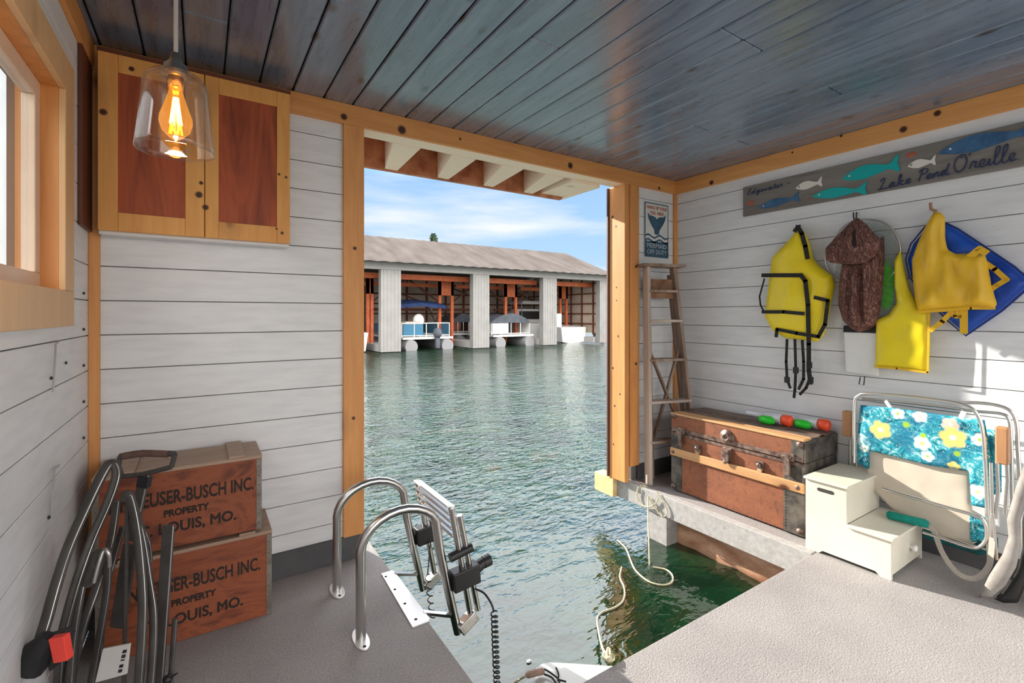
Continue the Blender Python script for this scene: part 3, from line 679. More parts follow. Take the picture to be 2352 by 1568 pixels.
teal = mat('teal_paint', (.0,.42,.42), .5); wpt = mat('cream_paint', (.80,.76,.70), .6); bpt = noisy('denim_blue_paint', (.03,.10,.22), (.06,.17,.33), 20, .6); rpt = mat('rust_red_paint', (.42,.12,.07), .6)
for a, b, c_, d_, h, m_, nm in [(1828,433, 1889,418, .062, wpt,'fish'),(1866,452, 1992,434, .075, teal,'fish'),(1935,412, 2067,376, .095, teal,'fish'),(2085,383, 2150,369, .055, wpt,'fish'),(1742,478, 1837,452, .065, bpt,'fish'),(2155,353, 2385,296, .10, bpt,'fish')]:
    P = fishpoly(a, b, c_, d_, h); f_ = MB().prism(P, (0,0,0), (-.005,0,0)).build(nm, m_, sg)
    A = P[0]; B = P[9]; e_ = A+(B-A)*.14; e_.x = SF-.006; MB().ball(e_, .0055, 5, (.4,1,1)).build('eye', wpt if m_ is not wpt else sgw, f_)
for px, py, r_ in [(1724,466,.024),(2093,355,.02),(1858,458,.008)]:
    c_ = onX(px, py, SF); MB().ball(c_, r_, 8, (.12,1.2,.75)).build('red_shell', rpt, sg)
# cursive strokes: letters in a unit box, joined
GL = {'L': [(.05,.75),(.2,1),(.35,.9),(.25,.5),(.1,.1),(0,.05),(.1,0),(.35,.05),(.6,.02),(.75,.12)],
 'a': [(0,.05),(.3,.42),(.1,.4),(.02,.15),(.15,.0),(.32,.15),(.33,.42),(.33,.1),(.45,.02),(.55,.1)],
 'k': [(0,.05),(.2,.6),(.22,.95),(.1,.9),(.1,.0),(.2,.35),(.4,.4),(.2,.22),(.4,.0),(.55,.1)],
 'e': [(0,.08),(.25,.2),(.3,.4),(.15,.42),(.06,.2),(.18,.0),(.42,.1)],
 'P': [(.1,0),(.2,.5),(.25,.95),(.05,.8),(.3,1.02),(.6,.85),(.5,.55),(.25,.5)],
 'n': [(0,.05),(.08,.4),(.1,.0),(.2,.38),(.32,.4),(.35,.05),(.5,.08)],
 'd': [(0,.05),(.3,.4),(.1,.4),(.02,.15),(.15,.0),(.32,.2),(.42,.95),(.36,.1),(.5,.02),(.6,.1)],
 'O': [(.3,1),(.05,.8),(0,.35),(.2,.0),(.5,.1),(.62,.55),(.45,.95),(.25,.98),(.35,.8)],
 "'": [(.1,1.0),(.06,.85)],
 'r': [(0,.05),(.12,.45),(.2,.38),(.3,.4),(.28,.1),(.42,.05)],
 'i': [(0,.05),(.12,.4),(.12,.05),(.25,.05)],
 'l': [(0,.05),(.25,.6),(.28,.98),(.15,1.0),(.1,.6),(.14,.05),(.28,.0),(.38,.1)],
 'E': [(.5,.9),(.25,1),(.1,.8),(.3,.55),(.1,.4),(.0,.15),(.2,0),(.5,.12)],
 'g': [(0,.1),(.3,.4),(.1,.4),(.02,.15),(.2,.05),(.33,.4),(.3,-.25),(.12,-.35),(.1,-.2),(.45,.1)],
 'w': [(0,.3),(.08,.02),(.22,.3),(.3,.02),(.45,.38),(.55,.3)],
 't': [(0,.05),(.2,.8),(.15,.1),(.3,.05)], '.': [(.1,.02),(.12,.0)], '-': [(.05,.3),(.3,.3)]}
WD = {'L':.75,'a':.55,'k':.55,'e':.42,'P':.55,'n':.5,'d':.6,'O':.66,"'":.15,'r':.42,'i':.25,'l':.36,'E':.55,'g':.45,'w':.58,'t':.3,'.':.2,' ':.4,'-':.4}
def cursive(txt, A, B, h, r_, m_, parent):
    A = V(A); B = V(B); tw = sum(WD[c] for c in txt); d = (B-A); sc = d.length/tw; d.normalize(); x = 0; q = MB(); up = V((0,0,1))
    for c in txt:
        if c in GL: q.tube(catmull([A+d*((x+a+.12*b)*sc)+up*(b*h) for a, b in GL[c]], 4), r_, 5)
        x += WD[c]
    q.build('cursive_lettering', m_, parent)
navy = mat('navy_lettering', (.03,.045,.12), .6)
LX = SF-.002
cursive("Lake Pend", onX(2018, 437, LX), onX(2182, 400, LX), .062, .0032, navy, sg)
cursive("O'reille.", onX(2190, 397, LX), onX(2345, 366, LX), .085, .0032, navy, sg)
cursive('Edgewater -', onX(1716, 448, LX), onX(1815, 424, LX), .040, .0022, navy, sg)

# tin sign with whale tail
wx0, wx1, wz0, wz1, wy = 2.925, 3.205, 1.75, 2.180, YB-.012
ws = thing('whale_tail_sign', 'narrow white and blue tin sign with a whale tail, hung above the stepladder', 'sign', (3.065, wy, 1.75))
MB().box(wx0, wx1, wy, wy+.006, wz0, wz1).build('plate', noisy('off_white_tin', (.66,.66,.64), (.74,.73,.70), 12, .45), ws, bevel=.004)
wb = noisy('faded_navy_print', (.025,.075,.125), (.04,.12,.20), 14, .5); wr = mat('faded_red_print', (.55,.18,.13), .5)
fz = wy-.001; xm_ = (wx0+wx1)/2
q = MB()
for a in ((wx0, wx0+.007, wz0, wz1), (wx1-.007, wx1, wz0, wz1), (wx0, wx1, wz1-.007, wz1)): q.box(a[0], a[1], fz, fz+.002, a[2], a[3])
q.build('border', wb, ws)
tail = [(0,-.095),(.028,-.090),(.03,-.06),(.07,-.015),(.10,.03),(.108,.075),(.085,.055),(.045,.052),(.018,.045),(0,.028)]
tail = [(xm_+a, wz0+.275+b) for a, b in tail]+[(xm_-a, wz0+.275+b) for a, b in reversed(tail[1:-1])]
MB().prism([(a, fz+.001, b) for a, b in tail], (0,0,0), (0,-.0015,0)).build('whale_tail', wb, ws)
def wave(z, h, m_, nm, off=0):
    n = 28; up = []; dn = []
    for i in range(n+1):
        x = wx0+.004+(wx1-wx0-.008)*i/n; zz = z+.011*math.sin(i/n*4*math.pi+off); up.append((x, fz+.001, zz+h)); dn.append((x, fz+.001, zz))
    q = MB()
    for i in range(n): q.prism([dn[i], dn[i+1], up[i+1], up[i]], (0,0,0), (0,-.0012,0))
    q.build(nm, m_, ws)
wave(wz0+.158, .014, wb, 'wave_stripe'); wave(wz0+.122, .014, wb, 'wave_stripe')
MB().box(wx0, wx1, fz-.0002, fz+.002, wz0, wz0+.124).build('blue_band', wb, ws)
pl = mat('pale_blue_print', (.42,.48,.52), .5)
for s_, sz, z, sx, m_ in (('HANG UP YOUR', .036, .392, .90, wr), ('TAIL HERE', .036, .350, .98, wr), ('MERMAID', .052, .088, 1.05, pl), ('OFF DUTY', .050, .038, 1.0, pl)):
    text_mb(s_, sz, (xm_, fz-.0012, wz0+z), (1,0,0), (0,0,1), .0003, sx, bold=.0009).build('printed_lettering', m_, ws)

# ------------------------------------------------------------ stepladder in the corner
lw = noisy('weathered_ladder_wood', (.20,.125,.085), (.44,.33,.26), 9, .75, (1,1,.12), .3); lw2 = noisy('pale_worn_ladder_wood', (.42,.33,.27), (.60,.50,.43), 9, .75, (1,1,.12), .3)
ld = thing('stepladder', 'old paint-worn wooden stepladder standing in the corner behind the trunk', 'ladder', (3.0, 2.42, 0))
FLb, FRb = V((2.845,2.46,.002)), V((3.25,2.325,.002)); FLt, FRt = V((2.865,2.50,1.655)), V((3.10,2.44,1.655))
def rail(a, b, w_, h_, m_, nm='rail', up=None):
    MB().bar(a, b, w_, h_, up or (.95,-.3,0)).build(nm, m_, ld, bevel=.003)
rail(FLb, FLt, .075, .026, lw2); rail(FRb, FRt, .06, .026, lw)
RLb, RRb = V((2.97,2.535,.002)), V((3.275,2.42,.002))
rail(RLb, FLt+V((.05,.03,-.05)), .04, .022, lw, 'rear_leg'); rail(RRb, FRt+V((.02,.05,-.05)), .04, .022, lw, 'rear_leg')
for k, z in enumerate((.32, .62, .94, 1.24, 1.47)):
    u = (z)/1.655; a = FLb.lerp(FLt, u); b = FRb.lerp(FRt, u)
    MB().bar(a, b, .09, .020).build('step', lw2 if k % 2 else lw, ld, bevel=.002)
a, b = FLt.lerp(FRt, .5), None
MB().bar(FLt+V((-.06,.01,.012)), FRt+V((.07,-.02,.012)), .13, .022).build('top_cap', lw, ld, bevel=.003)
MB().bar(FLb.lerp(FLt,.90)+V((0,.02,0)), FRb.lerp(FRt,.90)+V((0,.02,0)), .012, .15).build('apron_board', noisy('brown_apron', (.20,.09,.045), (.36,.20,.12), 14, .7), ld)
q = MB(); q.bar(RLb.lerp(FLt,.15), RRb.lerp(FRt,.62), .03, .015); q.build('brace', lw, ld)
q = MB(); q.bar(RRb.lerp(FRt,.15), RLb.lerp(FLt,.62), .03, .015); q.build('brace', lw, ld)

# ------------------------------------------------------------ steamer trunk
TX0, TX1, TY0, TY1, TZ = 2.895, 3.285, 1.37, 2.285, .570
tk = thing('steamer_trunk', 'old rust-brown steamer trunk with wooden slats and iron hasps by the wall', 'trunk', (3.09, 1.83, 0))
rb = noisy('rust_brown_canvas', (.13,.045,.025), (.33,.115,.05), 7, .65, (1,.6,1.4), .2, lo=.3, hi=.7); figured(rb, (.10,.04,.028), (.36,.12,.05), (1,1,1), .4, 14); v = coords(rb, (1,.6,.6)); 
gr = noisy('worn_grey_sheet_metal', (.055,.052,.05), (.19,.165,.14), 14, .55, metal=.5)
slat = wood('trunk_slat', (.46,.22,.09), (.72,.44,.21), 'y', ks=4, kt=.10); irn = noisy('brown_iron', (.09,.055,.045), (.34,.24,.20), 30, .5, metal=.6)
LZ = .435
MB().box(TX0, TX1, TY0, TY1, .012, LZ-.002).build('body', rb, tk, bevel=.004)
lid = MB().box(TX0-.004, TX1, TY0-.004, TY1+.004, LZ+.002, TZ-.012).build('lid', rb, tk, bevel=.006)
q = MB(); q.box(TX0-.007, TX0-.001, TY0, TY1, LZ+.004, LZ+.030); q.box(TX0-.005, TX0, TY0, TY1, LZ-.022, LZ-.004); q.build('edge_strip', irn, tk)
q = MB(); q.box(TX0-.004, TX0+.02, TY1-.085, TY1+.005, .012, LZ-.003); q.build('corner_plate', gr, tk, bevel=.002)
q = MB(); q.box(TX0-.004, TX0+.02, TY0-.005, TY0+.115, .012, LZ-.003); q.box(TX0-.004, TX1, TY0-.008, TY0, .012, LZ-.003); q.build('corner_plate', gr, tk, bevel=.002)
q = MB(); q.box(TX0-.006, TX1+.001, TY0-.010, TY0-.003, LZ+.003, TZ-.010); q.box(TX0-.006, TX0-.001, TY0, TY0+.07, LZ+.03, TZ-.012); q.build('lid_end_plate', gr, tk)
MB().box(TX0-.016, TX0, TY0-.006, TY1+.006, .262, .318).build('slat', slat, tk, bevel=.004)
MB().box(TX0-.010, TX0+.055, TY0-.006, TY1+.006, TZ-.012, TZ+.002).build('slat', slat, tk, bevel=.004)
MB().box(TX0+.075, TX0+.085, TY0, TY1, TZ-.012, TZ+.003).build('slat', slat, tk, bevel=.002)
MB().box(TX0+.19, TX0+.24, TY0, TY1, TZ-.012, TZ+.004).build('slat', noisy('dark_slat', (.10,.06,.045), (.22,.14,.10), 20, .7), tk, bevel=.003)
MB().box(TX0+.085, TX1, TY0, TY1, TZ-.014, TZ-.003).build('lid_top', noisy('scuffed_dark_top', (.11,.075,.065), (.24,.17,.145), 16, .55, (1,.4,1)), tk)
def hasp(y, kind):
    t_ = MB()
    if kind == 'lock':
        t_.lathe([(0,-.018),(.010,-.006),(.016,-.020),(.026,-.018),(.032,-.008),(.046,-.006),(.050,0)], (TX0-.006, y, LZ+.050), 20, 'x'); t_.build('lock_disc', irn, tk)
        q = MB(); q.box(TX0-.034, TX0-.004, y-.024, y+.024, LZ-.105, LZ-.03); q.lathe([(0,-.008),(.012,-.008),(.014,0)], (TX0-.028, y, LZ-.11), 12, 'x'); q.box(TX0-.010, TX0-.002, y-.032, y+.032, LZ-.12, LZ-.02); q.build('lock_hasp', irn, tk, bevel=.003)
    elif kind == 'latch':
        q = MB(); q.box(TX0-.020, TX0-.003, y-.036, y+.036, LZ+.0, LZ+.042); q.box(TX0-.026, TX0-.008, y-.013, y+.013, LZ-.085, LZ+.03); q.tube([(TX0-.018, y-.024, LZ+.02), (TX0-.018, y+.024, LZ+.02)], .008, 8); q.build('latch', irn, tk, bevel=.002)
    else:
        q = MB(); q.box(TX0-.012, TX0-.002, y-.024, y+.024, LZ-.105, LZ-.05); q.ball((TX0-.018, y, LZ-.072), .015, 6); q.build('clamp_boss', irn, tk, bevel=.002)
        MB().box(TX0-.016, TX0-.004, y-.014, y+.014, .318, LZ-.10).build('clamp_strap', slat, tk, bevel=.002)
hasp(1.845, 'lock'); hasp(1.455, 'latch'); hasp(2.20, 'latch'); hasp(1.625, 'clamp'); hasp(2.065, 'clamp')
for (y, z) in ((TY0+.02, TZ-.03), (TY1-.02, TZ-.02), (TY0+.02, .04), (TY1-.02, .04), (TY0+.03, .29), (TY1-.02, .29)):
    q = MB(); q.ball((TX0-.010, y, z), .018, 6, (.6,1,1)); q.box(TX0-.014, TX0+.012, y-.02, y+.02, z-.012, z+.012); q.build('corner_boss', irn, tk, bevel=.003)
q = MB(); q.tube(catmull([(3.0, TY0-.010, .31), (3.02, TY0-.03, .325), (3.16, TY0-.03, .325), (3.18, TY0-.010, .31)], 4), .012, 8); q.build('side_handle', noisy('leather', (.35,.17,.08), (.50,.27,.14), 20, .6), tk)
q = MB()
for i in range(22): q.ball((TX0-.005, TY0+.105, .03+i*.018), .0035, 4)
q.build('nail_row', irn, tk)

# water pistols lying on the trunk
gm = mat('bright_green_plastic', (.02,.60,.03), .35); om = mat('red_orange_plastic', (.95,.10,.035), .35); cm_ = mat('milky_clear_plastic', (.72,.74,.80), .25)
def squirt(cx, cy, ang, label):
    t = thing('water_pistol', label, 'water pistol', (cx, cy, TZ+.006))
    k = 1.0; d = V((math.cos(ang), math.sin(ang), 0)); p = V((-d.y, d.x, 0)); o_ = V((cx, cy, TZ+.040)); z = V((0,0,1))
    q = MB(); q.tube([o_-d*.02, o_+d*.09, o_+d*.10, o_+d*.19, o_+d*.20, o_+d*.235], [.034,.032,.022,.016,.018,.015], 14); q.build('barrel', cm_, t)
    q = MB(); q.tube([o_-d*.085+p*.0, o_-d*.075, o_-d*.03, o_-d*.02], [.022,.036,.036,.026], 14, .85); q.build('rear_cap', om, t)
    q = MB(); q.tube([o_+p*.058-d*.0-z*.008, o_+p*.062+d*.02-z*.008, o_+p*.062+d*.075-z*.008, o_+p*.058+d*.095-z*.008], [.018,.027,.027,.018], 12); q.build('pump_grip', gm, t)
    q = MB(); q.bar(o_+d*.01+p*.01, o_+d*.035+p*.055-z*.012, .024, .026); q.build('trigger_guard', cm_, t, bevel=.004)
squirt(3.215, 1.455, math.radians(86), 'green, orange and clear toy water pistol on the trunk, right of the pair')
squirt(3.145, 1.64, math.radians(84), 'green, orange and clear toy water pistol on the trunk, left of the pair')

# ------------------------------------------------------------ step stool
sw_ = noisy('cream_painted_mdf', (.68,.64,.54), (.76,.72,.62), 3, .45)
sl = thing('step_stool', 'cream white two-step stool with a knobbed drawer at the deck corner', 'step stool', (3.0, 1.12, 0))
X0, X1, Y0, Y1, YM, ZA, ZB_ = 2.795, 3.20, .925, 1.315, 1.115, .205, .400
for xx in (X0, X1-.018):
    P = [(Y1,0),(Y1,ZB_-.014),(YM,ZB_-.014),(YM,ZA-.014),(Y0,ZA-.014),(Y0,0),(Y0+.045,0),(Y0+.065,.018),(Y1-.085,.018),(Y1-.065,0)]
    MB().prism([(xx, a, b) for a, b in P], (0,0,0), (.018,0,0)).build('side_panel', sw_, sl, bevel=.0015)
MB().box(X0-.012, X1+.012, YM-.010, Y1+.008, ZB_-.014, ZB_).build('upper_tread', sw_, sl, bevel=.004)
MB().box(X0-.012, X1+.012, Y0-.012, YM-.001, ZA-.014, ZA).build('lower_tread', sw_, sl, bevel=.004)
MB().box(X0+.018, X1-.018, YM, YM+.012, ZA, ZB_-.014).build('riser', sw_, sl)
MB().box(X0+.018, X1-.018, Y1-.014, Y1-.002, .02, ZB_-.014).build('back_panel', sw_, sl)
dr = MB().box(X0+.020, X1-.020, Y0+.001, Y0+.014, .022, ZA-.018).build('drawer', sw_, sl, bevel=.002)
q = MB(); q.lathe([(0,-.030),(.010,-.030),(.016,-.024),(.016,-.018),(.008,-.010),(.008,0)], ((X0+X1)/2+.04, Y0, .10), 16, 'y'); q.build('knob', mat('white_knob', (.85,.84,.82), .25), dr)
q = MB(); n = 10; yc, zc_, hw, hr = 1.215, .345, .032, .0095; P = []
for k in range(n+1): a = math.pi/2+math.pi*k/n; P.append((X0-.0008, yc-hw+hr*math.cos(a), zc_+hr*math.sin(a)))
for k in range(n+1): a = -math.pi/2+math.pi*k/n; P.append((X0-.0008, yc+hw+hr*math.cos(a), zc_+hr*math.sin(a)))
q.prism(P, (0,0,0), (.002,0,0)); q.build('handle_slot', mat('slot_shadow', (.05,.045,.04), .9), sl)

# ------------------------------------------------------------ stainless swim ladder
sl_ = thing('swim_ladder', 'stainless steel swim ladder with two hooped handrails, folded up at the deck edge', 'ladder', (.66, 2.1, 0))
def hoop(y):
    P = [(.527, y, .004), (.527, y, .25), (.527, y, .35)]
    for k in range(1, 12):
        a = math.pi-math.pi*k/12*.94; P.append((.527+.168*(1+math.cos(a)), y, .345+.135*math.sin(a)))
    P += [(.868, y, .26), (.905, y, .09), (.955, y, -.125)]
    MB().tube(P, .0195, 14).build('handrail', M['steel'], sl_)
    q = MB(); n = 28; q.prism([(.527+.030*math.cos(k*2*math.pi/n), y+.072*math.sin(k*2*math.pi/n), .001) for k in range(n)], (0,0,0), (0,0,.005)); f_ = q.build('foot_flange', M['steelw'], sl_, bevel=.0015)
    q = MB()
    for s in (-1, 1): q.ball((.527, y+s*.052, .006), .007, 6, (1,1,.4))
    q.build('screw', M['gunmetal'], f_)
hoop(1.905); hoop(2.303)
def LP(z, y): return V((.915+(.45-z)*.19, y, z))
for y in (1.895, 2.29):
    for o_ in (0, .040): MB().tube([LP(.44, y)+V((o_,0,-o_)), LP(-.05, y)+V((o_,0,0))], .0135, 10).build('folded_rail', M['steel'], sl_)
    q = MB(); c_ = LP(.115 if y < 2 else .16, y); q.bar(c_+V((-.060,0,.0)), c_+V((.070,0,.012)), .060, .085); q.build('black_clamp', M['blackp'], sl_, bevel=.005)
    q = MB(); a = LP(-.03, y); q.bar(a+V((-.05,0,-.08)), a+V((.03,0,-.03)), .045, .05); q.build('end_bracket', M['steel'], sl_, bevel=.004)
    q = MB(); q.bar((.80, y+(.03 if y < 2 else -.0), .006), (.915, y, -.03), .02, .012); q.build('hinge_arm', M['steel'], sl_)
for k in range(5):
    z = .445-.034*k; a = LP(z, 1.895); b = LP(z, 2.29)
    MB().bar(a+V((.0,0,0)), b+V((.0,0,0)), .040, .011, (.2,0,1)).build('tread', M['steelw'] if k == 0 else M['steel'], sl_, bevel=.003)
q = MB(); q.tube([LP(.225, 1.89)+V((-.05,0,0)), LP(.235, 1.89)+V((.06,0,.01))], .02, 8); q.build('strap_band', M['blackp'], sl_)
pl_ = MB(); pl_.hexa([(.725,1.86,.001),(.80,1.86,.001),(.80,2.33,.001),(.745,2.33,.001)], [(.725,1.86,.006),(.80,1.86,.006),(.80,2.33,.006),(.745,2.33,.006)])
pp = pl_.build('mounting_plate', M['steelw'], sl_)
MB().box(.80, .806, 1.87, 2.32, -.09, .006).build('plate_flange', M['steelw'], sl_)
q = MB()
for y in (1.9, 2.03, 2.16, 2.29): q.ball((.755, y, .006), .007, 6, (1,1,.4))
q.build('screw', M['gunmetal'], pp)
q = MB(); q.tube([LP(.115,1.895)+V((.05,0,.02)), LP(.115,1.895)+V((.11,-.0,.045))], [.028,.022], 12); q.tube([LP(.115,1.895)+V((.10,0,.04)), LP(.115,1.895)+V((.135,0,.045))], .026, 12); q.build('clamp_knob', M['blackp'], sl_)
def helix(A, B, r_, turns, rt, n=10):
    A = V(A); B = V(B); P = []
    for i in range(turns*n+1):
        a = 2*math.pi*i/n; p = A.lerp(B, i/(turns*n)); P.append(p+V((math.cos(a)*r_, math.sin(a)*r_, 0)))
    return P
# black coiled cord
A = atT(1092, 1352, 2.14); B1 = atT(1135, 1405, 2.10); B2 = atT(1155, 1620, 2.0); B2.z = -.39
P = catmull([A, atT(1112, 1362, 2.13), atT(1128, 1385, 2.11), B1], 5)
q = MB(); q.tube(P, .0045, 8); q.tube(helix(B1, V((B1.x+.01, B1.y-.01, -.40)), .014, 17, .003), .0036, 6)
tag(q.build('coiled_cord', M['blackp']), 'black coiled safety cord dangling from the swim ladder into the water', 'cord')
A = atT(982, 1320, 2.33); q = MB(); q.tube(helix(A, A+V((.012,-.03,-.20)), .013, 6, .003), .003, 6)
q.tube([A, LP(.14, 2.25)], .003, 6)
tag(q.build('coiled_cord', M['blackp']), 'short black coiled cord hanging inside the swim ladder over its steel plate', 'cord')

# ------------------------------------------------------------ things hanging on the right wall
def hook(y, z, label):
    q = MB(); q.tube(catmull([(XR-.002, y, z+.03), (XR-.012, y, z+.03), (XR-.014, y, z), (XR-.03, y, z-.012), (XR-.05, y, z+.0), (XR-.052, y, z+.03)], 4), .004, 8)
    tag(q.build('coat_hook', M['gunmetal']), label, 'hook')
yv = noisy('yellow_vest_nylon', (.90,.67,.008), (.94,.73,.015), 3, .42, bs=.25, bd=.01); n_, l_, b_ = nodes(yv)
oc = noisy('golden_vest_nylon', (.74,.42,.012), (.82,.50,.02), 4, .5, bs=.25, bd=.01)
by = noisy('bright_yellow_nylon', (.84,.66,.01), (.90,.72,.015), 4, .4)
bl = noisy('royal_blue_nylon', (.008,.06,.42), (.015,.10,.55), 4, .42, bs=.5, bd=.02)
def strap(q, pts, X, w_=.011, h=.0025):
    P = [onX(a, b, X) for a, b in pts]
    for a, b in zip(P, P[1:]): d = (b-a).normalized()*w_*.4; q.bar(a-d, b+d, h*1.6, w_*2, V((0,0,1)) if abs((b-a).normalized().z) < .8 else V((0,1,0)))
def strap2(q, pts, X, w_=.022, th=.003):
    P = [onX(a, b, X) for a, b in pts]
    for a, b in zip(P, P[1:]):
        d = (b-a).normalized(); s_ = V((1,0,0)).cross(d).normalized()*w_/2; e_ = V((th,0,0)); a = a-d*w_*.3; b = b+d*w_*.3
        q.hexa([a-s_, a+s_, b+s_, b-s_], [a-s_-e_, a+s_-e_, b+s_-e_, b-s_-e_])

# vest 1
t = thing('life_vest', 'bright yellow life vest with black straps, hanging leftmost on the wall over the trunk', 'life vest', (3.25, 1.6, 1.2))
body = [(1833,521),(1806,552),(1770,590),(1763,640),(1757,690),(1753,728),(1772,762),(1800,777),(1843,782),(1872,785),(1886,770),(1897,735),(1905,690),(1912,655),(1907,632),(1890,620),(1875,608),(1862,590),(1856,562),(1845,535)]
puff(MB(), pxX(body, 3.24), wallX(3.280), .072, .05, .02, .010, .012, 9, 3).build('vest_body', yv, t, subs=1)
q = MB(); strap2(q, [(1752,632),(1840,632),(1850,645),(1856,700),(1858,790),(1858,850),(1862,880)], 3.203, .026); q.build('webbing_strap', M['blackweb'], t)
q = MB(); strap2(q, [(1752,716),(1800,716),(1845,720)], 3.203, .022); q.build('webbing_strap', M['blackweb'], t)
q = MB(); strap2(q, [(1783,772),(1785,756),(1830,765),(1880,773),(1895,745),(1902,690),(1872,683)], 3.207, .022); q.build('webbing_strap', M['blackweb'], t)
q = MB(); strap2(q, [(1756,640),(1745,680),(1747,700),(1756,718)], 3.225, .010); q.build('webbing_strap', M['blackweb'], t)
q = MB(); strap2(q, [(1826,530),(1833,521),(1842,536),(1850,565),(1855,592)], 3.222, .026); q.build('edge_binding', M['blackweb'], t)
for P in ([(1808,780),(1806,830),(1808,870),(1815,890)], [(1826,780),(1828,850),(1826,895),(1824,912)], [(1843,782),(1846,830),(1846,870),(1835,893)], [(1860,870),(1852,890),(1838,905)]):
    q = MB(); strap2(q, P, 3.245, .017); q.build('hanging_strap', M['blackweb'], t)
q = MB()
for px, py in ((1808,872),(1828,850),(1859,838),(1862,872)): c_ = onX(px, py, 3.238); q.box(c_.x-.008, c_.x+.006, c_.y-.016, c_.y+.016, c_.z-.02, c_.z+.02)
q.build('buckle', M['blackp'], t, bevel=.003)
p = onX(1833, 524, 3.28); hook(p.y, p.z-.01, 'metal hook holding the leftmost yellow vest')

# landing net behind the jacket
t = thing('landing_net', 'round aluminium-rimmed landing net with grey-green mesh behind the brown jacket', 'landing net', (3.28, 1.1, 1.3))
NX = 3.287; rimp = [onX(a, b, NX) for a, b in [(1915,548),(1935,522),(1960,508),(1995,504),(2030,511),(2056,535),(2068,570),(2066,605),(2050,630),(2030,648),(1990,658),(1950,655),(1915,635),(1898,608),(1899,575)]]
P = catmull(rimp+[rimp[0]], 5); MB().tube(P, .0055, 8).build('rim', M['alu'], t)
def netmesh(poly, X, bul, r_, m_, nm, sp=.011):
    pl = pxX(poly, X); q = MB(); x0 = min(p[0] for p in pl); x1 = max(p[0] for p in pl); y0 = min(p[1] for p in pl); y1 = max(p[1] for p in pl)
    for sgn in (1, -1):
        k = -2.0
        c0 = x0-(y1-y0); 
        while c0 < x1+(y1-y0):
            seg = []; n = 60
            for i in range(n+1):
                y = y0+(y1-y0)*i/n; x = c0+(y-y0)*sgn+.004*math.sin(y*60+c0*90); x = x if sgn > 0 else x+0
                if inside((x, y), pl): d, _ = nearest((x, y), pl); seg.append((X-bul*(1-math.exp(-d/.04)), -x, y))
                else:
                    if len(seg) > 2: q.tube(seg, r_, 3, caps=False)
                    seg = []
            if len(seg) > 2: q.tube(seg, r_, 3, caps=False)
            c0 += sp
    return q.build(nm, m_, t)
o_ = netmesh([(1935,525),(1960,510),(1995,506),(2030,513),(2054,537),(2065,570),(2063,605),(2048,630),(2058,665),(2056,700),(2040,722),(2012,738),(1990,740),(1985,690),(1950,650),(1915,630)], NX-.001, .010, .0011, mat('grey_green_mesh', (.34,.40,.33), .7), 'netting', .012)
o_['kind'] = 'stuff'
o_ = netmesh([(2020,600),(2040,590),(2056,630),(2052,700),(2035,715),(2018,700)], NX-.003, .012, .0016, mat('vivid_green_cord', (.12,.62,.04), .6), 'green_netting', .008); o_['kind'] = 'stuff'

# brown jacket
bj = mat('reddish_brown_print_cloth', (.2,.08,.06), .75); v = coords(bj, (1,1,.35)); a = ntex(bj, v, 46, 5, .65, 2.8)
setcol(bj, ramp(bj, a, [(.38, (.055,.018,.014)), (.54, (.17,.065,.05)), (.70, (.46,.30,.24))])); bump(bj, a, .5, .006)
t = thing('hooded_jacket', 'reddish brown patterned cloth jacket with gathered hood, hanging between the yellow vests', 'jacket', (3.22, 1.25, 1.2))
hood = [(1965,498),(1945,515),(1915,545),(1893,570),(1893,595),(1905,603),(1930,606),(1960,607),(1985,603),(2005,590),(2018,575),(2020,550),(2005,535),(1985,512)]
torso = [(1925,598),(1960,600),(2005,580),(2012,545),(2021,540),(2022,600),(2018,660),(2012,710),(2004,745),(1985,758),(1962,764),(1945,755),(1925,735),(1915,700),(1916,650)]
puff(MB(), pxX(torso, 3.20), wallX(3.266), .080, .07, .01, .008, .040, 17, 5, (1, .22), pleat=.016, pl=.052).build('body', bj, t, subs=1)
slit = [(1962,520),(1966,545),(1968,562),(1962,570),(1957,560),(1959,540)]
puff(MB(), pxX(hood, 3.18), wallX(3.185+.02), .045, .05, .012, .007, .024, 26, 9, (1, .5), pleat=.006, pl=.045).build('hood', bj, t, subs=1)
q = MB(); q.prism([onX(a, b, 3.152) for a, b in slit], (0,0,0), (-.002,0,0)); q.build('hood_opening', mat('dark_slit', (.02,.01,.01), .9), t)  # flat near-black piece in the outline of the hood slit
p = onX(1964, 500, 3.28); hook(p.y, p.z+.0, 'metal hook above the brown hooded jacket')
# white bag below
t = thing('paper_bag', 'white paper bag with a black top edge hanging below the brown jacket', 'bag', (3.25, 1.2, .95))
P = [onX(a, b, 3.22) for a, b in ((1928,762),(2008,765),(2006,866),(1933,855))]
P = [V((3.272,p.y,p.z)) for p in P]; q = MB(); q.prism(P, (0,0,0), (.034,0,0)); q.build('bag_body', noisy('white_paper', (.72,.72,.70), (.80,.80,.78), 5, .6, bs=.3), t, bevel=.006)
q = MB(); q.prism([V((3.271,p.y,p.z)) for p in [onX(a, b, 3.219) for a, b in ((1928,748),(2008,745),(2012,765),(1927,763))]], (0,0,0), (.036,0,0)); q.build('black_top', M['blackweb'], t, bevel=.003)
q = MB(); q.tube([onX(a, b, 3.28) for a, b in ((1976,866),(1973,882),(1984,884),(1986,864))], .003, 6); tag(q.build('wire_loop', M['gunmetal']), 'small bent wire loop on the wall beneath the white bag', 'hook')

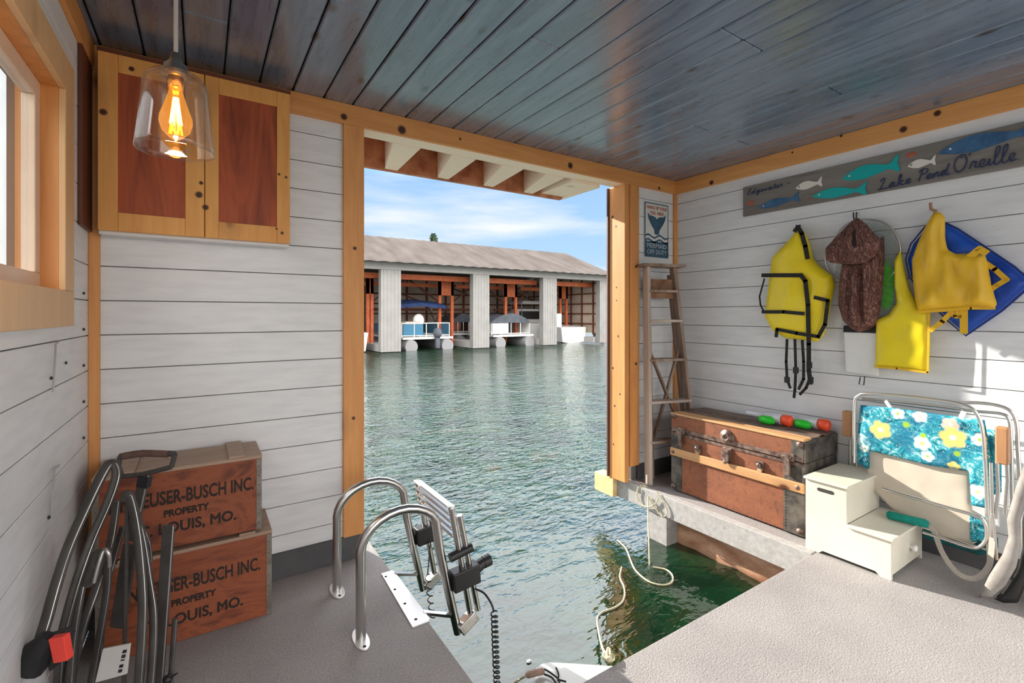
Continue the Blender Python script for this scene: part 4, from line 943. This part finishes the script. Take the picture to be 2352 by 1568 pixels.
# yellow vest behind, blue vest, golden vest
t = thing('life_vest', 'bright yellow life vest with square lower panel, hanging lowest beside the white bag', 'life vest', (3.26, 1.0, 1.1))
b3 = [(2066,572),(2052,600),(2052,650),(2058,695),(2040,722),(2010,735),(2008,843),(2060,846),(2131,856),(2134,790),(2134,716),(2106,702),(2086,662),(2076,620)]
puff(MB(), pxX(b3, 3.25), wallX(3.272), .032, .03, .012, .010, .012, 10, 12).build('vest_body', by, t, subs=1)
q = MB(); strap2(q, [(2010,842),(2060,846),(2131,855)], 3.243, .010); strap2(q, [(2131,855),(2134,720)], 3.243, .010); q.build('edge_binding', oc, t)
t = thing('life_vest', 'royal blue life vest tilted like a diamond behind the golden yellow one', 'life vest', (3.28, .75, 1.3))
bb = [(2158,505),(2200,525),(2262,566),(2330,612),(2372,648),(2352,670),(2300,715),(2218,771),(2175,735),(2116,672),(2088,635),(2080,595),(2092,560),(2125,520)]
puff(MB(), pxX(bb, 3.265), wallX(3.302), .040, .04, .012, .011, .018, 11, 15).build('vest_body', bl, t, subs=1)
q = MB(); P = pxX(bb, 3.262); q.tube([(3.262, -a, b) for a, b in P+P[:1]], .004, 6); q.build('edge_binding', mat('navy_binding', (.01,.03,.16), .6), t)
t = thing('life_vest', 'golden yellow life vest with long tie straps, hanging in front of the blue one', 'life vest', (3.22, .85, 1.35))
b2 = [(2140,484),(2158,486),(2166,500),(2166,545),(2172,572),(2190,582),(2225,580),(2258,584),(2264,600),(2272,650),(2286,698),(2278,710),(2230,707),(2170,712),(2104,716),(2098,690),(2092,640),(2090,595),(2102,560),(2120,520)]
puff(MB(), pxX(b2, 3.20), wallX(3.240), .055, .04, .015, .010, .040, 13, 21, (1.3, .5), pleat=.004, pl=.06).build('vest_body', oc, t, subs=1)
q = MB(); strap2(q, [(2104,717),(2170,713),(2230,708),(2284,708)], 3.20, .012); q.build('edge_binding', oc, t)
q = MB(); strap2(q, [(2190,712),(2165,738),(2138,758)], 3.225, .022); q.build('tie_strap', oc, t)
q = MB(); strap2(q, [(2214,710),(2214,762)], 3.222, .030); q.build('tie_strap', oc, t)
q = MB(); strap2(q, [(2258,600),(2285,618),(2312,642),(2290,655),(2272,668)], 3.232, .022); q.build('tie_strap', oc, t)
q = MB(); strap2(q, [(2230,588),(2250,572),(2264,580)], 3.20, .030); q.build('tie_strap', oc, t)
q = MB(); strap2(q, [(2185,714),(2192,726),(2205,728),(2198,714)], 3.222, .018); q.build('knot', oc, t)
p = onX(2142, 486, 3.26); q = MB(); q.tube([(XR, p.y, p.z+.01), (3.235, p.y, p.z+.012), (3.228, p.y, p.z+.045)], .007, 8); tag(q.build('coat_peg', mat('wooden_peg', (.35,.18,.12), .6)), 'reddish wooden wall peg holding the golden yellow vest', 'hook')

# ------------------------------------------------------------ folded chairs
fl = mat('floral_fabric', (.1,.5,.6), .8); n_, l_, b_ = nodes(fl); v = coords(fl, (1,1,1))
bgc = ntex(fl, v, 22, 5, .6, 1.5); c = ramp(fl, bgc, [(.36, (.0,.09,.15)), (.45, (.0,.28,.38)), (.56, (.03,.42,.52)), (.64, (.55,.80,.80))])

leaf = ntex(fl, coords(fl, (1,1,1), (.6,.3,.9)), 34, 3, .6, 4); c = mix(fl, ramp(fl, leaf, [(.60, (0,0,0)), (.64, (1,1,1))]), c, (.62,.84,.82))
dk_ = ntex(fl, v, 7, 2); c = mix(fl, ramp(fl, dk_, [(.52, (0,0,0)), (.62, (.7,.7,.7))]), c, (.0,.16,.30)); setcol(fl, c)
fy, fw, fg, fp = (.88,.70,.20), (.80,.86,.80), (.35,.60,.05), (.86,.60,.50)
def flower(px, py, R_, col, core):
    c_ = onX(px, py, 3.10); L1 = []
    for k in range(5): a = k*1.2566+px*.1; L1.append((V((3.10, c_.y+R_*.58*math.cos(a), c_.z+R_*.58*math.sin(a))), R_*.46))
    spots(fl, L1, col); spots(fl, [(c_, R_*.26)], core)
for q_ in ((2062,950,.030,fw,fg),(2112,956,.032,fw,fp),(2182,975,.034,fp,fw),(2118,1018,.036,fw,fy),(2130,1048,.028,fw,fg),(2022,987,.048,fy,fw),(2188,1005,.052,fy,fw),(2245,1130,.035,fw,fy),(2250,1010,.030,fw,fg),(2190,1072,.026,fy,fw),(1985,1030,.024,fw,fg)): flower(*q_)
spots(fl, [(onX(2081,975,3.10), .016), (onX(2120,1000,3.10), .013), (onX(2198,1042,3.10), .014)], fg)
bg_ = noisy('beige_canvas', (.60,.53,.43), (.70,.63,.53), 5, .8); dkg = noisy('dark_teal_fabric', (.0,.07,.08), (.01,.16,.17), 18, .8)
ch = thing('folding_chair', 'folded aluminium beach chair with turquoise floral fabric leaning behind the step stool', 'folding chair', (3.1, .85, 0))
FX_ = 3.12
def loop(pts, X, r_, nm='frame_tube', m_=None, par=None, n=5, closed=False):
    P = [onX(a, b, X) if not isinstance(a, (tuple, list)) else onX(*a, b) for a, b in pts]
    if closed: P = P+P[:1]
    return MB().tube(catmull(P, n), r_, 8).build(nm, m_ or M['alu'], par or ch)
loop([(1962,1062),(1962,1000),(1963,925),(1972,909),(1990,904),(2060,908),(2150,918),(2215,930),(2242,948),(2256,985),(2262,1050),(2268,1180),(2272,1300)], 3.10, .0085)
loop([(2028,1122),(2100,1143),(2180,1166),(2240,1184),(2262,1200),(2266,1235),(2250,1256),(2225,1256),(2170,1238),(2120,1222)], 3.07, .0085)
loop([(2120,1195),(2200,1222),(2290,1252)], 3.14, .007); loop([(2120,1210),(2200,1240),(2285,1268)], 3.14, .007)
up = [(1972,931),(2050,938),(2150,952),(2258,966),(2270,1040),(2274,1110),(2274,1172),(2228,1162),(2222,1084),(2130,1070),(2070,1055),(2010,1040),(1993,1036),(1992,1080),(1964,1062),(1966,1000)]
puff(MB(), pxX(up, 3.09), wallX(3.118), .016, .02, .006, .010, .006, 10, 31).build('floral_panel', fl, ch)
bp = [(1985,1015),(2100,1050),(2226,1075),(2232,1175),(2262,1195),(2262,1232),(2235,1250),(2160,1232),(2050,1170),(1990,1110)]
puff(MB(), pxX(bp, 3.13), wallX(3.140), .010, .02, .005, .011, .004, 10, 33).build('beige_panel', bg_, ch)
puff(MB(), pxX([(2225,1180),(2262,1190),(2262,1240),(2228,1248)], 3.115), wallX(3.128), .008, .02, .004, .009).build('floral_patch', fl, ch)
dk = [(2120,1180),(2230,1225),(2292,1235),(2292,1262),(2250,1275),(2120,1235)]
puff(MB(), pxX(dk, 3.16), wallX(3.165), .012, .02, .005, .010).build('dark_hem', dkg, ch)
for px, y0, y1, X in ((2276,1062,1290,3.06),(2290,1062,1190,3.07),(2312,1030,1180,3.09)):
    MB().tube([onX(px, y0, X), onX(px+3, (y0+y1)/2, X), onX(px-4, y1, X)], .0075, 8).build('leg_tube', M['alu'], ch)
q = MB(); q.tube([onX(2280,1180,3.05), onX(2290,1285,3.05)], .006, 8); q.build('leg_tube', M['alu'], ch)
arm = wood('varnished_armrest', (.42,.20,.09), (.56,.30,.15), 'z', knots=False)
P = onX(2304, 1022, 3.10); MB().box(3.07, 3.12, P.y-.022, P.y+.022, P.z-.085, P.z+.085).build('armrest', arm, ch, bevel=.006)
ch2 = thing('folding_chair', 'rear folded chair frame leaning on the wall, showing its upper rail and left wooden armrest', 'folding chair', (3.24, .9, 0))
loop([(1952,1150),(1953,1010)], 3.24, .0075, par=ch2); loop([(1966,1150),(1966,1010)], 3.24, .0075, par=ch2)
loop([(2190,925),(2250,925),(2300,933),(2325,948),(2335,975),(2338,1030),(2342,1100),(2344,1250)], 3.22, .0085, par=ch2)
loop([(1980,915),(2060,922),(2150,932),(2240,944),(2300,950),(2318,965),(2322,1010),(2324,1100),(2326,1230)], 3.20, .0075, par=ch2)
puff(MB(), pxX([(2262,985),(2300,990),(2300,1130),(2272,1140)], 3.18), wallX(3.185), .010, .02, .004, .010).build('floral_panel', fl, ch2)
P = onX(1948, 972, 3.22); MB().box(3.19, 3.24, P.y-.022, P.y+.022, P.z-.075, P.z+.075).build('armrest', arm, ch2, bevel=.006)
q = MB(); q.bar(onX(2034,920,3.17), onX(2050,942,3.15), .004, .02); q.build('strap', M['gel'], ch2); q = MB(); q.bar(onX(2214,944,3.08), onX(2206,962,3.08), .004, .02); q.build('white_label', M['gel'], ch)

# towing strap with teal grip
t = thing('tow_handle', 'teal foam grip on looped grey webbing, resting on the lower step of the stool', 'tow handle', (3.0, .85, .2))
A = V((3.05, 1.03, .228)); B = V((3.07, .86, .232))
MB().tube([A, A.lerp(B,.06), A.lerp(B,.5), A.lerp(B,.92), B], [.012,.021,.020,.021,.014], 14).build('foam_grip', noisy('teal_foam', (.0,.22,.17), (.0,.30,.24), 30, .8), t)
P = catmull([B, V((3.075,.84,.20)), onX(2165,1270,3.03), onX(2200,1316,3.0), onX(2240,1328,3.0), onX(2268,1305,3.02), onX(2276,1275,3.04), onX(2280,1235,3.05)], 6)
q = MB()
for a, b in zip(P, P[1:]): q.bar(a, b, .022, .004, (-.8,.2,.3))
q.build('webbing', mat('grey_webbing', (.46,.42,.37), .85), t)

# water ski / board at the right edge
t = thing('knee_board', 'black board with pale grey curved rim leaning at the right edge by the chairs', 'board', (3.0, .55, 0))
rim_ = [(2380,1000),(2352,1062),(2334,1110),(2318,1165),(2310,1195),(2314,1235),(2300,1275),(2270,1322),(2254,1355),(2241,1382),(2275,1374),(2306,1348),(2331,1306),(2342,1255),(2340,1200),(2360,1130),(2400,1050)]
def clampz(P): return [(a, max(b, .004)) for a, b in P]
puff(MB(), clampz(pxX(rim_, 2.93)), wallX(2.955), .02, .02, .008, .010).build('grey_rim', noisy('pale_grey_resin', (.24,.22,.20), (.32,.30,.28), 20, .5), t)
blk = [(2400,1040),(2362,1130),(2345,1200),(2346,1260),(2334,1312),(2308,1352),(2280,1378),(2300,1388),(2335,1388),(2360,1330),(2420,1200),(2430,1050)]
puff(MB(), clampz(pxX(blk, 2.96)), wallX(2.990), .03, .02, .01, .010).build('black_deck', M['blackp'], t)
t = MB(); P = onZ(2372, 1400, 0); t.ball((P.x+.04, P.y-.09, .085), .095, 10, (1,1,.88)); tag(t.build('buoy', noisy('orange_buoy', (.72,.34,.03), (.80,.42,.05), 5, .5)), 'orange-yellow buoy on the deck at the lower right edge of the view', 'buoy')

# ------------------------------------------------------------ ropes on the right-hand dock
rp = noisy('cream_rope', (.52,.47,.30), (.70,.64,.46), 60, .85)
t = thing('mooring_rope', 'cream mooring rope knotted at the ladder foot with an end hanging into the water', 'rope', (2.78, 2.4, 0))
c0 = onX(1478, 1128, 2.76)
q = MB(); P = []
for i in range(34): a = i*.8; P.append(c0+V((.012*math.sin(i*1.3)+.006, .035*math.cos(a)*(1+.2*math.sin(i)), .028*math.sin(a)+.012)))
q.tube(catmull(P, 3), .0055, 7); q.build('knot', rp, t)
q = MB(); q.tube(catmull([onX(a, b, 2.728) for a, b in ((1466,1118),(1463,1138),(1472,1156),(1488,1164),(1504,1158),(1512,1145))], 5), .005, 7); q.tube(catmull([onX(a, b, 2.73) for a, b in ((1490,1140),(1505,1165),(1520,1185),(1532,1180),(1528,1160),(1515,1140),(1508,1128))], 5), .0045, 7); q.build('loop', rp, t)
ha, hb = onX(1488,1140,2.73), onZ(1492,1302,-.36); H = [ha, ha.lerp(hb,.33)-V((0,0,.006)), ha.lerp(hb,.66)-V((0,0,.005)), hb]
q = MB(); q.tube(catmull(H, 5), .005, 7); q.build('hanging_end', rp, t)
wz = -.345
t = MB(); t.tube(catmull([onZ(a, b, wz) for a, b in ((1418,1240),(1438,1260),(1450,1290),(1462,1312),(1490,1335),(1520,1343),(1542,1338),(1545,1322),(1530,1308),(1500,1302))], 6), .0055, 7)
tag(t.build('floating_rope', rp), 'cream rope loop floating on the green water below the dock beam', 'rope')
t = MB(); kz = onZ(1398, 1508, .01); t.tube(catmull([onZ(1428,1302,wz), onZ(1424,1325,wz), onZ(1434,1350,wz), onZ(1432,1378,wz), onZ(1412,1395,wz), onZ(1385,1405,wz), onZ(1372,1420,wz), onZ(1376,1455,-.30), onZ(1385,1490,-.15), kz], 6), .0055, 7)
for i in range(3): t.tube(catmull([kz+V((.02*math.cos(a+i), .02*math.sin(a+i*2), .006*i)) for a in (0,1,2,3,4,5,6)], 3), .0055, 7)
tag(t.build('float_line', rp), 'cream line trailing over the water to a knot on the front deck edge', 'rope')

# white board moored under the front deck
t = thing('paddle_board', 'white paddle board nose with bungee cords floating under the front deck edge', 'paddle board', (1.4, 1.4, -.36))
P2 = [(1.10,.95),(1.10,1.50),(1.135,1.60),(1.19,1.655),(1.25,1.66),(1.33,1.60),(1.47,1.49),(1.62,1.38),(1.74,1.20),(1.76,.95)]
q = MB(); q.prism([(a, b, -.36) for a, b in P2], (0,0,0), (0,0,.15)); q.build('board', M['gel'], t, bevel=.03, seg=4)
a = onZ(1208, 1550, -.19); b = onZ(1250, 1540, -.19)
q = MB(); q.tube([a, a.lerp(b,.1), a.lerp(b,.9), b], [.008,.013,.013,.008], 12); q.build('wooden_toggle', noisy('brown_wood_toggle', (.30,.17,.12), (.50,.33,.26), 20, .6), t)
for pts in (((1250,1536),(1265,1545),(1283,1560),(1285,1575)), ((1250,1548),(1268,1556),(1280,1575)), ((1277,1533),(1283,1548),(1281,1562)), ((1281,1560),(1300,1565))):
    q = MB(); q.tube(catmull([onZ(a_, b_, -.20) for a_, b_ in pts], 4), .0035, 6); q.build('bungee_cord', M['blackweb'], t)
t = MB(); t.tube(catmull([onZ(1207,1552,-.19), onZ(1190,1562,-.25), onZ(1180,1570,-.30), onZ(1160,1590,-.34)], 4), .005, 6); tag(t.build('short_line', rp), 'short pale line tied to the wooden toggle of the white board', 'rope')
o_ = MB(); p = onZ(1215, 1518, -.345); o_.ball(p, .012, 6, (1.2,.8,.4)); tag(o_.build('foam_scrap', M['gel']), 'tiny white scrap floating on the water just off the white board nose', 'debris')

# ------------------------------------------------------------ folded frames at the lower left
dm = M['darkmetal']; sv = M['silver']
def ground(p): return V((p.x, p.y, .012))
def flatbar(q, P, w_, th, up=(0,1,0)):
    for a, b in zip(P, P[1:]):
        d = (b-a).normalized()*.002; q.bar(a-d, b+d, th, w_, up)
def edged(name, pts, w_, parent, side=1, silver=.2):
    """dark strip tube with a silver edge along it"""
    P = catmull([atT(*p) for p in pts], 5)
    if P[-1].z < .35: P.append(ground(P[-1]))
    q = MB(); q.tube(P, w_*.72, 12, .62, up=R); o = q.build(name, dm, parent)
    q = MB(); q.tube([p+R*side*w_*.56-F*w_*.26 for p in P], w_*.085, 6); q.build('silver_edge', sv, o)
    return o
lc = thing('folded_lounger', 'folded dark tubular chair with hooked frame and red-tagged black foot by the left wall', 'folding chair', (-.25, 1.7, 0))
edged('hooked_frame', [(92,1470,1.26),(108,1420,1.28),(130,1340,1.31),(160,1250,1.36),(205,1150,1.42),(240,1080,1.46),(256,1062,1.48),(266,1072,1.48),(266,1100,1.47),(245,1160,1.45),(212,1235,1.42),(178,1330,1.38),(150,1430,1.36),(140,1490,1.38),(135,1560,1.45)], .022, lc)
edged('inner_frame', [(205,1275,1.44),(190,1330,1.42),(170,1440,1.40),(160,1560,1.45)], .020, lc)
edged('inner_frame', [(268,1150,1.6),(255,1240,1.58),(225,1340,1.5),(190,1440,1.46),(165,1560,1.5)], .018, lc)
# foot cap with reflector
A = atT(60, 1535, 1.24); B = atT(115, 1460, 1.25)
q = MB(); q.tube([A-(B-A)*.1, A, A.lerp(B,.4), B], [.022,.040,.042,.020], 12, .7); q.build('foot_cap', M['blackp'], lc)
rd = mat('red_reflector', (.85,.06,.04), .35); q = MB()
P = [atT(*p) for p in ((110,1468,1.22),(145,1462,1.22),(154,1518,1.22),(122,1524,1.22))]; q.prism(P, (0,0,0), tuple(F*.02)); q.build('reflector', rd, lc, bevel=.002)
q = MB(); q.prism([atT(*p) for p in ((95,1468,1.245),(146,1450,1.245),(152,1466,1.245),(112,1545,1.245))], (0,0,0), tuple(F*.03)); q.build('foot_bracket', M['blackp'], lc, bevel=.003)
# padded grip
gA, gB = atT(198, 1345, 1.43), atT(232, 1265, 1.45)
q = MB(); q.tube([gA, gA.lerp(gB,.08), gA.lerp(gB,.9), gB], [.016,.026,.027,.018], 12, .8); q.build('padded_grip', noisy('dark_foam', (.05,.047,.045), (.09,.085,.08), 40, .8), lc)
q = MB(); q.tube(catmull([atT(215,1338,1.41), atT(228,1290,1.42), atT(240,1262,1.43), atT(250,1272,1.43), atT(252,1300,1.44)], 4), .006, 8); q.build('chrome_hook', sv, lc)
edged('strut', [(248,1262,1.5),(247,1340,1.5),(236,1420,1.5),(210,1560,1.52)], .016, lc)
edged('strut', [(282,1210,1.6),(262,1280,1.6),(240,1380,1.56),(225,1560,1.56)], .014, lc)

hc = thing('folded_luggage_cart', 'folded dark luggage cart with D-shaped pull handle in front of the wooden crates', 'luggage cart', (-.1, 1.75, 0))
t0 = 1.58
hnd = [atT(*p, t0) for p in ((276,1048),(330,1040),(402,1042),(394,1072),(330,1088),(280,1094),(272,1070))]
q = MB(); q.tube(catmull(hnd[:3], 3), .010, 10, .8); q.tube([hnd[2], hnd[3]], .0075, 8); q.tube(catmull(hnd[3:6], 3), .008, 10, .8); q.tube([hnd[5], hnd[6], hnd[0]], .0075, 8); q.build('pull_handle', dm, hc)
q = MB(); q.tube([p-F*.004 for p in catmull([hnd[0].lerp(hnd[1],.2), hnd[1], hnd[2].lerp(hnd[1],.2)], 3)], .0118, 10, .8); q.build('handle_pad', noisy('brown_rubber', (.10,.055,.045), (.16,.09,.075), 30, .7), hc)
def plank(name, a, b, w_, th, m_=dm, edge=True):
    a = V(a); b = V(b); q = MB(); d = (b-a).normalized(); q.bar(a, b, th, w_, R); o = q.build(name, m_, hc, bevel=.002)
    if edge: q = MB(); s_ = R*w_/2; q.tube([a+s_-F*th*.4, b+s_-F*th*.4], .0022, 6); q.build('silver_edge', sv, o)
    return o
plank('telescopic_post', atT(333,1090,t0), atT(300,1240,t0), .030, .014); q = MB(); q.bar(atT(334,1092,t0), atT(329,1118,t0), .022, .036, R); q.build('collar', M['blackp'], hc, bevel=.002)
plank('flat_rail', atT(388,1206,1.52), atT(362,1568,1.50), .034, .012)
plank('flat_rail', atT(300,1250,1.56), atT(270,1440,1.56), .045, .012, edge=False)
e1 = edged('bent_tube', [(290,1150,1.5),(288,1140,1.5),(293,1135,1.5),(300,1145,1.5),(312,1200,1.49),(322,1280,1.48),(328,1380,1.46),(325,1480,1.45),(318,1580,1.45)], .020, hc)
e2 = edged('bent_tube', [(296,1138,1.51),(310,1170,1.51),(328,1240,1.5),(342,1330,1.49),(352,1400,1.48),(352,1480,1.47),(345,1580,1.46)], .018, hc)
edged('bent_tube', [(330,1215,1.55),(342,1250,1.55),(346,1290,1.55)], .010, hc)
edged('bent_tube', [(402,1420,1.52),(398,1480,1.52),(392,1560,1.52)], .012, hc)
for (px, py, t_) in ((362,1568,1.50),):
    a = atT(px, py, t_); MB().tube([a, ground(a)], .012, 8).build('lower_leg', dm, hc)
a = atT(293, 1150, 1.5); MB().tube([a, atT(290,1300,1.5), atT(285,1568,1.5), ground(atT(285,1568,1.5))], .006, 8).build('inner_rod', dm, hc)
P = [atT(*p) for p in ((236,1490,1.43),(298,1478,1.43),(290,1548,1.43),(218,1568,1.43))]
lb = MB(); lb.prism(P, (0,0,0), tuple(F*.006)); lb = lb.build('white_label', mat('label_white', (.62,.60,.57), .5), hc, bevel=.001)
ex = (P[1]-P[0]).normalized(); ey = (P[0]-P[3]).normalized()
q = MB()
O_ = P[1]-ex*.016-ey*.012-F*.0008
for i in range(5):
    a = O_-ey*(.004+i*.015); q.prism([a, a+ex*.012, a+ex*.012-ey*(.010 if i != 2 else .004), a-ey*(.010 if i != 2 else .004)], (0,0,0), tuple(-F*.0006))
q.build('label_marks', M['blackp'], lb)
a = atT(385, 1560, 1.5); q = MB(); q.ball(a, .014, 6); q.tube([a, a+R*.03+V((0,0,.02))], .003, 6); q.build('release_knob', M['blackp'], hc)
